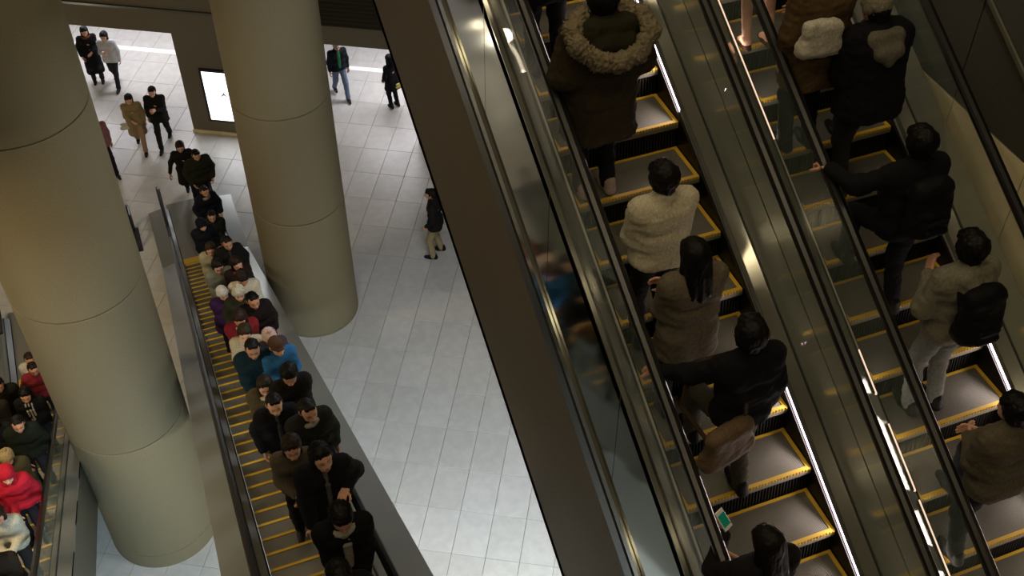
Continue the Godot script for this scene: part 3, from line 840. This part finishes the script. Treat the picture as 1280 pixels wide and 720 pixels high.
	# trousers
	if not bare:
		var tb := [[V(-0.07, 0.92, 0), V(0.07, 0.92, 0), 0.118, 0.118]]
		for i in 2:
			tb.append([hips[i], legs[i][0], 0.096, 0.072]); tb.append([legs[i][0], legs[i][1] + V(0, 0.0, 0.0), 0.07, 0.06])
		R.trousers = to_mesh(sdf(tb, cell, 0.03, minf(ft[0].y, ft[1].y) - 0.06, 0.012))
	cache[key] = R
	return R

func person(c: Dictionary) -> Node3D:
	var o := thing("person", c.label, "person", c.at, c.get("yaw", 0.0), c.get("group", ""))
	var s: float = c.get("h", 1.68) / 1.70
	var R := person_meshes(c.key, c)
	o.scale = Vector3(s, s, s)
	inst(R.body, "body", skin_of(c.get("skin", 0)), o)
	var jk := inst(R.jacket, "coat" if c.get("hem", 0.86) < 0.8 else "jacket", c.get("jacket_mat", cloth(c.jacket)), o)
	if c.has("jacket_label"): jk.set_meta("label", c.jacket_label)
	if R.has("trousers"): inst(R.trousers, "trousers", cloth(c.get("trousers", "2b2b30")), o)
	for i in 2:
		var sh := inst(shoe_mesh(), "shoe", cloth(c.get("shoe", "1c1b1b"), 0.6), o, R.feet[i] - V(0, 0.085, 0.0))
		if c.get("bare", false): sh.scale = V(0.8, 0.4, 0.8)
	var hst: String = c.get("hair", "short")
	var hm := inst(hair_mesh(hst), {cap = "cap", beanie = "knit_hat", hood = "hood"}.get(hst, "hair"), cloth(c.get("hair_c", "15120f"), 0.55 if not hst in ["cap", "beanie", "hood"] else 0.9), o)
	hm.transform = R.head
	if hst in ["cap", "beanie"]:
		var h2 := inst(hair_mesh("short"), "hair", cloth("15120f", 0.55), o)
		h2.transform = R.head * Transform3D(Basis().scaled(V(0.93, 0.9, 0.95)), V(0, -0.015, 0))
	if c.has("scarf"):
		var st := nst(); st.set_smooth_group(0)
		var ring := []
		for i in 17: ring.append(R.head.origin + V(0.085 * cos(TAU * i / 16), -0.145 + 0.012 * sin(TAU * i / 8), 0.02 + 0.085 * sin(TAU * i / 16)))
		tube(st, ring, 0.035); inst(fin(st), "scarf", cloth(c.scarf), o)
	if c.has("front"):
		# open front or zip showing down the chest, laid on the jacket
		var fk: String = c.key + "_front"
		if not cache.has(fk):
			var J := Basis(Vector3.RIGHT, -deg_to_rad(c.get("lean", 3.0)))
			var pf: float = c.get("puff", 0.0); var fw: float = c.front[1]
			var fb := []
			for e in [-1.0, 0.0, 1.0]:
				var q := [V(e * fw * 0.5, 0.50, -0.085), V(e * fw * 0.5, 0.38, -0.112 - pf), V(e * fw * 0.5, 0.19, -0.112 - pf), V(e * fw * 0.35, 0.05, -0.122 - pf)]
				for n in 3: fb.append([V(0, 0.93, 0) + J * q[n], V(0, 0.93, 0) + J * q[n + 1], 0.016, 0.016])
			cache[fk] = to_mesh(sdf(fb, 0.011, 0.02))
		inst(cache[fk], "shirt_front", cloth(c.front[0]), o)
	return o

func skin_of(i: int) -> StandardMaterial3D:
	if not M.has("skins"):
		M.skins = []
		for q in [Color(0.80, 0.60, 0.49), Color(0.86, 0.66, 0.54), Color(0.74, 0.54, 0.43)]:
			var m := mat(q, 0.55); m.vertex_color_use_as_albedo = true; M.skins.append(m)
	return M.skins[i % 3]

func carried(called: String, label: String, category: String, who: Node3D, mesh: Mesh, m: Material, local: Transform3D, part := "") -> Node3D:
	if part == "":
		var o := inst(mesh, called, m)
		o.transform = who.transform * local
		tag(o, label, category)
		return o
	var n := thing(called, label, category)
	n.transform = who.transform * local
	inst(mesh, part, m, n)
	return n

func backpack(who: Node3D, label: String, hex: String, lean: float, sc := 1.0) -> void:
	if not cache.has("pack"):
		var b := []
		for s in [-1.0, 1.0]:
			b.append([V(s * 0.085, 0.16, 0.0), V(s * 0.095, -0.14, 0.0), 0.075, 0.085])
			b.append([V(s * 0.06, -0.02, 0.07), V(s * 0.06, -0.13, 0.07), 0.055, 0.06])
		b.append([V(0, 0.17, 0), V(0, -0.14, 0.02), 0.085, 0.09])
		cache.pack = to_mesh(sdf(b, 0.016, 0.05, -100.0, 0.014))
		var pocket := [[V(-0.06, -0.06, 0.115), V(0.06, -0.06, 0.115), 0.03, 0.03], [V(-0.065, -0.13, 0.115), V(0.065, -0.13, 0.115), 0.035, 0.035]]
		cache.packet = to_mesh(sdf(pocket, 0.012, 0.03, -100.0, 0.006))
	var J := Basis(Vector3.RIGHT, -deg_to_rad(lean))
	var o := carried("backpack", label, "backpack", who, cache.pack, cloth(hex, 0.7), Transform3D(J * Basis().scaled(V(sc, sc, sc)), V(0, 0.93, 0) + J * V(0, 0.26, 0.22)), "main_bag")
	inst(cache.packet, "front_pocket", cloth(hex, 0.7), o)
	for s in [-1.0, 1.0]:
		var st := nst()
		var pts := [V(s * 0.09, -0.1, -0.03), V(s * 0.125, 0.1, -0.06), V(s * 0.115, 0.215, -0.13), V(s * 0.11, 0.225, -0.22), V(s * 0.115, 0.15, -0.33), V(s * 0.13, -0.05, -0.36), V(s * 0.17, -0.12, -0.25)]
		for i in pts.size() - 1:
			var d: Vector3 = pts[i + 1] - pts[i]
			bx(st, (pts[i] + pts[i + 1]) / 2, V(0.055, 0.014, d.length() + 0.012), Basis.looking_at(d, V(s * 0.3, 1, 0.4)))
		inst(fin(st), "strap", cloth(hex, 0.7), o)

func on_near(x: float, z: float) -> Vector3:
	# on a tread of the near escalators
	var k := floorf((-z - 0.312) / 0.4)
	return Vector3(x, 8.73 + (0.312 + 0.4 * k) * T30, z)

func on_a(x: float, z: float) -> Vector3:
	var t := z + 19.805
	if t < 0.1: return Vector3(x, 0.03 if t > -1.9 else 0.018, z)
	return Vector3(x, (0.097 + 0.316 * floorf((t - 0.097) / 0.316)) * T30, z)

func on_b(x: float, z: float) -> Vector3:
	var t := z + 17.536
	return Vector3(x, (0.2 + 0.38 * floorf((t - 0.2) / 0.38)) * T30, z)

func people() -> void:
	var gn := "people riding the near up escalators"
	var o: Node3D
	# --- left near escalator
	person({key = "c0", label = "person in a black coat at the top edge, beyond the fur-hooded parka", at = on_near(3.0, -7.0), h = 1.68, cell = 0.02, puff = 0.02, hem = 0.7, legs = "stand", arms = ["pocket", "pocket"], jacket = "121214", trousers = "121215", hair = "short", group = gn})
	o = person({key = "c1", label = "person in a long dark parka with a fur-trimmed hood, seen from behind", at = on_near(3.0, -6.05), h = 1.72, cell = 0.016, puff = 0.045, hem = 0.58, legs = "stand", arms = ["pocket", "pocket"], jacket = "3b3323", trousers = "15161c", hair = "bushy", shoe = "b9a396", wide = 1.1, group = gn})
	var fur := []
	var fp := [V(-0.14, 1.50, -0.06), V(-0.25, 1.47, 0.05), V(-0.26, 1.42, 0.16), V(-0.14, 1.33, 0.24), V(0.0, 1.30, 0.26), V(0.14, 1.33, 0.24), V(0.26, 1.42, 0.16), V(0.25, 1.47, 0.05), V(0.14, 1.50, -0.06)]
	for i in 8: fur.append([fp[i], fp[i + 1], 0.058, 0.058])
	inst(to_mesh(sdf(fur, 0.011, 0.03, -100.0, 0.03, 100.0, 9.0)), "fur_trim", cloth("857a62"), o)
	inst(to_mesh(sdf([[V(-0.12, 1.44, 0.07), V(0.12, 1.44, 0.07), 0.09, 0.09], [V(-0.1, 1.38, 0.16), V(0.1, 1.38, 0.16), 0.06, 0.06]], 0.016, 0.05, -100.0, 0.015)), "hood", cloth("2c2a1a"), o)
	person({key = "c2", label = "person in a short cream jacket with dark bobbed hair, seen from behind", at = on_near(3.05, -5.09), h = 1.62, cell = 0.016, puff = 0.02, hem = 0.90, legs = "stand", arms = ["front", "front"], jacket = "d8d0b4", trousers = "16161a", hair = "bushy", hair_c = "17110d", head = [14, 0], group = gn})
	person({key = "c3", label = "person with long dark hair in a brownish grey coat, seen from behind", at = on_near(3.05, -4.6), h = 1.60, cell = 0.016, puff = 0.015, hem = 0.72, legs = "stand", arms = ["front", "chest"], jacket = "6e6555", trousers = "17171b", hair = "long", hair_c = "120d0a", head = [12, 0], group = gn})
	o = person({key = "c4", label = "man in a black jacket reaching for the left handrail, with a brown bag", at = on_near(3.14, -3.98), h = 1.68, cell = 0.016, puff = 0.008, hem = 0.86, legs = "climb", lean = 3, arms = [V(-0.46, 1.06, -0.40), "down"], grip = [true, false], jacket = "14141a", trousers = "4a463c", hair = "bushy", hair_c = "100c0a", head = [10, -20], group = gn})
	var bag := sdf([[V(-0.13, 0.1, 0), V(0.13, 0.1, 0), 0.05, 0.05], [V(-0.15, -0.1, 0), V(0.15, -0.1, 0), 0.065, 0.065], [V(-0.13, 0.1, 0), V(-0.15, -0.1, 0), 0.05, 0.065], [V(0.13, 0.1, 0), V(0.15, -0.1, 0), 0.05, 0.065], [V(0, 0.1, 0), V(0, -0.1, 0), 0.055, 0.068], [V(-0.07, 0.1, 0), V(-0.07, -0.1, 0), 0.055, 0.068], [V(0.07, 0.1, 0), V(0.07, -0.1, 0), 0.055, 0.068]], 0.014, 0.05, -100.0, 0.01)
	var bn := carried("shoulder_bag", "brown shoulder bag on the back of the man in black", "bag", o, to_mesh(bag), cloth("6b5842", 0.7), Transform3D(Basis(V(0, 1, 0), 0.25), V(-0.20, 0.90, 0.20)), "pouch")
	var st := nst()
	var sp := [V(0.13, 0.12, 0.0), V(0.20, 0.33, -0.10), V(0.19, 0.50, -0.19), V(0.15, 0.52, -0.26), V(0.02, 0.4, -0.40), V(-0.14, 0.15, -0.32), V(-0.15, 0.08, -0.05)]
	for i in sp.size() - 1:
		bx(st, (sp[i] + sp[i + 1]) / 2, V(0.035, 0.01, (sp[i + 1] - sp[i]).length() + 0.01), Basis.looking_at(sp[i + 1] - sp[i], V(0.4, 1, 0.3)))
	inst(fin(st), "strap", cloth("3a3026", 0.7), bn)
	o = person({key = "c5", label = "person with long dark hair holding up a phone at the bottom edge", at = on_near(2.86, -3.05), h = 1.56, cell = 0.016, puff = 0.01, hem = 0.8, legs = "stand", arms = [V(-0.13, 1.33, -0.36), "chest"], grip = [true, false], jacket = "1b191b", trousers = "17171b", hair = "long", hair_c = "140e0a", head = [16, 10], group = gn})
	var phone_mat := mat(Color(0.03, 0.10, 0.08), 0.2); phone_mat.emission_enabled = true; phone_mat.emission = Color(0.05, 0.45, 0.32); phone_mat.emission_energy_multiplier = 0.35
	var ph := thing("mobile_phone", "white phone with a green screen held by the person below", "phone")
	ph.transform = Transform3D(Basis.from_euler(V(-0.75, 0.35, 0.1)), o.transform * V(-0.12, 1.44, -0.40))
	st = nst(); slab(st, Vector3.ZERO, V(0.07, 0.012, 0.14), 0.003, Basis(Vector3.RIGHT, PI / 2)); inst(fin(st), "case", mat(Color(0.85, 0.85, 0.85), 0.4), ph)
	st = nst(); bx(st, V(0, 0.0, 0.007), V(0.058, 0.09, 0.003)); inst(fin(st), "phone_screen", phone_mat, ph)
	# --- right near escalator
	o = person({key = "d1", label = "person with bare legs and sandals, cut off by the top edge", at = on_near(4.68, -6.72), h = 1.62, cell = 0.016, puff = 0.03, hem = 0.62, legs = "stand", bare = true, arms = ["front", "down"], jacket = "6a5638", hair = "long", hair_c = "3a2a1a", shoe = "3a2018", skin = 1, group = gn})
	o = person({key = "d1b", label = "person in a light brown fur-collared coat with a pale bag, top right", at = on_near(4.68, -5.98), h = 1.64, cell = 0.016, puff = 0.035, hem = 0.66, legs = "stand", arms = ["down", "front"], jacket = "5e4a30", trousers = "1a1a1e", hair = "long", hair_c = "4a3826", scarf = "8f7a50", group = gn})
	carried("handbag", "white bag on the back of the person in light brown", "bag", o, to_mesh(sdf([[V(-0.1, 0.1, 0), V(0.1, 0.08, 0), 0.05, 0.05], [V(-0.12, -0.08, 0), V(0.12, -0.1, 0), 0.07, 0.07], [V(-0.1, 0.05, 0), V(-0.1, -0.06, 0), 0.06, 0.07], [V(0.1, 0.05, 0), V(0.1, -0.06, 0), 0.06, 0.07], [V(0, 0.05, 0), V(0, -0.06, 0), 0.065, 0.075]], 0.014, 0.05, -100.0, 0.015)), cloth("cfcab8", 0.7), Transform3D(Basis(), V(-0.14, 1.2, 0.22)))
	o = person({key = "d2", label = "person in a black jacket with a grey hood and pale cap, leaning forward", at = on_near(4.97, -5.62), h = 1.64, cell = 0.016, puff = 0.055, hem = 0.80, legs = "climb2", lean = 12, arms = ["front", "front"], jacket = "131318", trousers = "26251f", hair = "beanie", hair_c = "8c8470", hoodlump = false, scarf = "58544a", head = [20, 0], group = gn})
	inst(to_mesh(sdf([[V(-0.1, 1.42, 0.0), V(0.1, 1.42, 0.0), 0.07, 0.07], [V(-0.07, 1.35, 0.08), V(0.07, 1.35, 0.08), 0.06, 0.06], [V(0, 1.28, 0.11), V(0, 1.3, 0.1), 0.04, 0.05]], 0.014, 0.05, -100.0, 0.006)), "hood", cloth("6e6a5c"), o)
	o = person({key = "d3", label = "man in a black leather jacket with his left hand on the handrail", at = on_near(4.79, -4.76), h = 1.66, cell = 0.016, puff = 0.012, hem = 0.84, legs = "climb", lean = 3, arms = [V(-0.42, 1.22, -0.40), "down"], grip = [true, false], jacket = "15161a", trousers = "1b1b20", hair = "bushy", hair_c = "0f0c0a", head = [8, -10], group = gn})
	backpack(o, "black backpack of the man in the leather jacket", "101013", 5.0)
	o = person({key = "d4", label = "man in a grey hooded sweatshirt with a black backpack", at = on_near(4.87, -4.12), h = 1.69, cell = 0.016, puff = 0.012, hem = 0.84, legs = "stand", lean = 4, arms = ["strap", "down"], jacket = "858170", trousers = "8a8c86", hair = "bushy", hair_c = "120e0b", hoodlump = true, head = [6, -12], group = gn})
	backpack(o, "black backpack worn over the grey hooded sweatshirt", "0c0c0e", 4.0)
	person({key = "d5", label = "person in a crumpled brown grey jacket at the right edge, arm bent", at = on_near(4.69, -3.16), h = 1.62, cell = 0.016, puff = 0.02, hem = 0.84, legs = "climb2", lean = 6, arms = ["front", "front"], jacket = "675f4e", trousers = "2a2a2e", hair = "bushy", hair_c = "100c0a", head = [10, 15], group = gn})

	# --- walkers on the hall floor
	var gf := "people walking on the hall floor"
	for q in [
		{key = "f1", label = "person in a long black coat with a brown scarf, farthest at the left opening", at = V(-0.82, 0.018, -27.4), h = 1.66, hem = 0.32, legs = "stand", arms = ["front", "pocket"], jacket = "17161b", hair = "long", scarf = "7a4a30", yaw = 180},
		{key = "f2", label = "person in a white jacket striding through the left opening", at = V(-0.38, 0.018, -27.05), h = 1.62, hem = 0.8, legs = "walk", arms = ["down", "phone"], jacket = "d9dae0", trousers = "2b2c36", hair = "bob", yaw = 160},
		{key = "f3", label = "person in a beige coat with a small white bag, walking beside a man in black", at = V(-0.2, 0.018, -24.2), h = 1.60, hem = 0.5, legs = "walk", arms = ["down", "front"], jacket = "a08c68", trousers = "b08c74", hair = "bob", hair_c = "2a1c14", yaw = 175},
		{key = "f4", label = "man in a black coat striding beside the person in beige", at = V(0.36, 0.018, -24.15), h = 1.72, hem = 0.72, legs = "stride", arms = ["phone", "down"], jacket = "1b1d1a", trousers = "1f1d1e", hair = "short", yaw = 165},
		{key = "f5", label = "person almost hidden behind the thick column, one dark shoe showing", at = V(-1.08, 0.018, -23.55), h = 1.68, hem = 0.8, legs = "walk", arms = ["down", "down"], jacket = "8a5a58", trousers = "1d1b1c", hair = "short", yaw = 200},
		{key = "f6", label = "man in a black jacket, blue jeans and a pale cap in the right opening", at = V(4.86, 0.018, -24.5), h = 1.68, hem = 0.84, legs = "walk", arms = ["down", "down"], jacket = "20222a", trousers = "7d8ba6", hair = "cap", hair_c = "c9c2c0", front = ["3f8a5a", 0.05], yaw = 185},
		{key = "f7", label = "person in a black hooded coat carrying something yellow, in the right opening", at = V(5.98, 0.018, -23.6), h = 1.5, hem = 0.66, flare = 0.06, legs = "stand", arms = ["pocket", "pocket"], jacket = "17171d", trousers = "121216", hair = "hood", hair_c = "17171d", yaw = 20},
		{key = "f8", label = "man in a dark jacket and khaki trousers standing alone on the floor", at = V(5.26, 0.018, -18.1), h = 1.86, hem = 0.78, legs = "apart", arms = ["pocket", "down"], jacket = "22201f", trousers = "b6a27c", hair = "short", yaw = 60},
		{key = "f9", label = "person in a dark coat walking behind the one in olive, near the escalator foot", at = V(0.60, 0.018, -21.95), h = 1.64, hem = 0.5, legs = "walk", arms = ["pocket", "out"], jacket = "1d1a18", trousers = "1a1a1c", hair = "bob", hair_c = "2a1a14", yaw = 175},
		{key = "f10", label = "man in an olive green jacket walking up to the crowded escalator", at = V(0.86, 0.03, -21.45), h = 1.70, hem = 0.82, legs = "stand", puff = 0.03, wide = 1.1, arms = ["pocket", "pocket"], jacket = "2b2d1c", trousers = "1d1d1d", hair = "short", yaw = 190}]:
		q.group = gf; q.cell = 0.022
		o = person(q)
		if q.key == "f3": carried("handbag", "small white handbag carried by the person in beige", "bag", o, small_bag(), cloth("e2ddd0", 0.7), Transform3D(Basis(), V(0.27, 0.82, -0.06)))
		if q.key == "f7": carried("shopping_bag", "small yellow bag held behind the hooded black coat", "bag", o, small_bag(), cloth("d8c860", 0.7), Transform3D(Basis().scaled(V(0.7, 0.7, 0.7)), V(0.02, 0.86, 0.24)))

	crowd()

func small_bag() -> Mesh:
	if not cache.has("small_bag"):
		cache.small_bag = to_mesh(sdf([[V(-0.07, 0.06, 0), V(0.07, 0.06, 0), 0.035, 0.035], [V(-0.08, -0.06, 0), V(0.08, -0.06, 0), 0.05, 0.05]], 0.014, 0.07, -100.0, 0.008))
	return cache.small_bag

func crowd() -> void:
	# a few builds and poses, worn by many; each rider has clothes, hair and size of their own
	var P := {
		a = {arms = ["pocket", "pocket"], puff = 0.02}, b = {arms = ["front", "front"], puff = 0.012}, c = {arms = ["low", "low"], puff = 0.025, hem = 0.7}, d = {arms = ["phone", "down"], puff = 0.012, head = [22, 8]},
		e = {arms = ["down", "low"], puff = 0.03}, f = {arms = ["chest", "chest"], puff = 0.02, hem = 0.62, head = [14, -14]}}
	for k in P:
		P[k].key = "crowd_" + k; P[k].cell = 0.024; P[k].wide = 0.92
		if not P[k].has("head"): P[k].head = [-4, 4]
	var ga := "riders on the crowded escalator between the columns"
	for q in [
		["a", 0.80, -20.2, 1.66, "1d2030", "2a2a30", "short", "2a2622", "rider in a navy jacket stepping onto the escalator foot", 15],
		["c", 0.80, -19.15, 1.62, "242a1e", "222222", "short", "181410", "rider in a dark green coat with pale hands, just above the foot", -8],
		["e", 0.53, -18.55, 1.60, "191b22", "1a1a1e", "hood", "191b22", "stout rider in a black hooded jacket at the yellow comb plate", 10],
		["c", 0.53, -16.35, 1.60, "c2b48e", "3a3630", "bob", "3a2c1c", "rider in a cream coat, first of the pale coats from the foot", -10],
		["a", 0.80, -15.9, 1.70, "1c1a17", "222222", "short", "20160f", "rider in a black jacket beside the cream coat", 5],
		["e", 0.53, -15.0, 1.66, "8d8a72", "2a2622", "bushy", "221a14", "rider in a grey beige jacket below the cream coat", 0],
		["b", 0.80, -14.6, 1.62, "2b1d19", "202020", "bob", "2a1c12", "rider in a dark brown jacket with a red scarf", 12],
		["d", 0.80, -13.6, 1.70, "d6cdbb", "2a2a2a", "bushy", "241712", "rider with brown hair in a white coat, head bowed", -6],
		["c", 0.44, -13.55, 1.50, "3d2148", "1f1a22", "beanie", "d9d2c6", "short rider in a purple coat and white knit hat", 8],
		["a", 0.66, -13.0, 1.60, "3a3a2a", "33302a", "beanie", "ddd4bf", "rider in an olive coat and cream knit hat", -4],
		["e", 0.80, -12.5, 1.70, "22191a", "1c1c20", "short", "0e0b0a", "rider with black hair in a dark jacket with a rust shoulder", 4],
		["f", 0.53, -11.75, 1.62, "8d2530", "241c1c", "long", "33211a", "rider with brown hair in a crimson coat", 0],
		["b", 0.53, -11.1, 1.60, "d4c6a8", "4a3a34", "bushy", "3a3020", "rider in a pale cream jacket with sleeves to the front", -12],
		["d", 0.80, -10.95, 1.58, "4a3f4a", "222228", "beanie", "d8b8b0", "rider in a pink knit hat and mauve grey jacket", 6],
		["b", 0.80, -10.15, 1.68, "3472a8", "262a34", "cap", "5a4030", "rider in a bright blue jacket and brown cap", 10],
		["e", 0.53, -10.2, 1.70, "173038", "1e1e22", "short", "191410", "rider in a dark teal jacket, hands together", -6],
		["f", 0.80, -9.15, 1.70, "1d1b18", "202024", "bushy", "0f0c0a", "rider with black hair in a black coat, hugging a tan bag", 4],
		["c", 0.53, -9.3, 1.62, "574b32", "5f5646", "long", "2c2416", "rider with long hair in a khaki brown coat", -10],
		["a", 0.53, -8.5, 1.66, "16161a", "1b1b1e", "short", "15110e", "rider in a plain black jacket behind the man with white stripes", -4],
		["e", 0.80, -7.95, 1.70, "25261f", "1c1c1e", "short", "17120e", "rider in a dark grey green jacket by the right handrail", 8],
		["b", 0.53, -7.3, 1.64, "5b5142", "26231f", "bob", "2c1c12", "rider with brown hair and one pale sleeve, behind the striped jacket", -8]]:
		var c: Dictionary = P[q[0]].duplicate()
		c.at = on_a(q[1], q[2]); c.h = q[3]; c.jacket = q[4]; c.trousers = q[5]; c.hair = q[6]; c.hair_c = q[7]; c.label = q[8]; c.yaw = 180.0 + q[9]; c.group = ga; c.skin = int(q[3] * 100) % 3
		if q[8].contains("red scarf"): c.scarf = "a83a2a"
		if q[8].contains("black jacket"): c.front = ["45433f", 0.006]
		if q[8].contains("navy") or q[8].contains("grey green"): c.scarf = "b8b0a0"
		if q[8].contains("crimson") or q[8].contains("khaki"): c.scarf = "d2c4ac"
		var o := person(c)
		if q[8].contains("tan bag"): carried("tan_bag", "tan bag hugged by the rider with black hair", "bag", o, small_bag(), cloth("b08a58", 0.7), Transform3D(Basis().scaled(V(1.6, 1.6, 1.2)), V(0.0, 1.08, -0.25)))
	person({key = "a_man", label = "man in a black jacket with white zip stripes looking up, on the crowded escalator", at = on_a(0.72, -6.72), h = 1.76, cell = 0.016, puff = 0.018, arms = [V(0.0, 0, 0) + V(-0.16, 1.2, -0.16), V(0.22, 0.86, -0.26)], grip = [false, false], jacket = "17181a", trousers = "1a1a1c", hair = "bushy", hair_c = "0f0c0a", front = ["6e6e6a", 0.006], head = [-14, 10], yaw = 180.0, group = ga})
	person({key = "a_low", label = "rider in a black jacket over a pale collar, hands clasped, near the bottom edge", at = on_a(0.68, -5.7), h = 1.70, cell = 0.016, puff = 0.018, arms = ["low", "low"], jacket = "151517", trousers = "1c1c1e", hair = "bushy", hair_c = "120e0c", front = ["b9b2a4", 0.05], scarf = "c9c4b6", head = [18, 0], yaw = 178.0, group = ga})
	person({key = "crowd_a", cell = 0.024, arms = ["pocket", "pocket"], puff = 0.02, label = "rider with dark hair cut off by the bottom edge, on the crowded escalator", at = on_a(0.5, -4.95), h = 1.66, jacket = "16161a", hair = "bushy", hair_c = "140f0c", head = [2, 4], yaw = 180.0, group = ga})
	var gb := "riders on the packed escalator at the left edge"
	for q in [
		["b", -2.95, -15.9, 1.64, "d0c8bc", "2a2a30", "short", "30241c", "rider in an off-white jacket, farthest of the left-edge crowd", 0],
		["a", -2.84, -15.2, 1.64, "8a2a34", "2a2a30", "short", "1c1512", "rider in a dark red jacket near the top of the left-edge crowd", 10],
		["e", -3.35, -14.8, 1.68, "1f1d1c", "2a2a30", "short", "15110e", "rider in a black jacket at the outer rail of the left-edge crowd", 0],
		["b", -2.86, -14.0, 1.66, "17171a", "2a2a30", "bushy", "100d0b", "rider in black with a white shirt front, left-edge crowd", -8],
		["c", -3.38, -13.9, 1.60, "2b2622", "2a2a30", "beanie", "d6cdb6", "rider in a white knit hat and dark coat, left-edge crowd", 6],
		["a", -3.25, -13.0, 1.64, "1b1c1e", "2a2a30", "bushy", "14100e", "rider with bushy dark hair in a black jacket, left-edge crowd", -4],
		["e", -2.84, -12.6, 1.70, "1c2219", "2a2a30", "short", "15110e", "broad rider in a dark green jacket by the inner rail", 0],
		["d", -3.34, -12.1, 1.60, "574c34", "2a2a30", "cap", "74694e", "rider in an olive cap and khaki jacket, left-edge crowd", 8],
		["c", -2.95, -11.7, 1.62, "4b4630", "2a2a30", "beanie", "a8966c", "rider in a tan knit hat and olive coat, left-edge crowd", -6],
		["e", -2.84, -10.85, 1.60, "c22036", "2a2430", "hood", "c22036", "rider in a bright red hooded jacket, hood up", 0],
		["a", -3.28, -10.6, 1.62, "b81c34", "2a2430", "beanie", "d8d2c8", "rider in a red down jacket and white knit hat", 5],
		["b", -2.84, -9.7, 1.62, "b9b4a2", "2a2a2a", "bob", "2a1c12", "rider in a pale grey jacket just below the red jackets", -5],
		["f", -3.3, -9.5, 1.62, "3a2c1c", "2a2a2a", "long", "3a2618", "rider with long brown hair in a brown coat, left edge", 6],
		["d", -2.84, -8.8, 1.66, "2a2016", "2a2a2a", "short", "2a1a10", "rider in a dark brown jacket at the lower left, by the inner rail", 0],
		["c", -3.3, -8.4, 1.62, "4a3620", "2a2a2a", "bushy", "3a2414", "rider in a chestnut coat at the lower left corner", -6],
		["a", -2.9, -7.9, 1.62, "241c14", "2a2a2a", "short", "20140c", "rider in a blackish brown jacket, lowest of the left-edge crowd", 4]]:
		var c: Dictionary = P[q[0]].duplicate()
		c.at = on_b(q[1], q[2]); c.h = q[3]; c.jacket = q[4]; c.trousers = q[5]; c.hair = q[6]; c.hair_c = q[7]; c.label = q[8]; c.yaw = 180.0 + q[9]; c.group = gb; c.skin = int(q[3] * 100) % 3
		if q[8].contains("white shirt"): c.front = ["ddd8cc", 0.1]; c.key = "crowd_b_shirt"
		person(c)
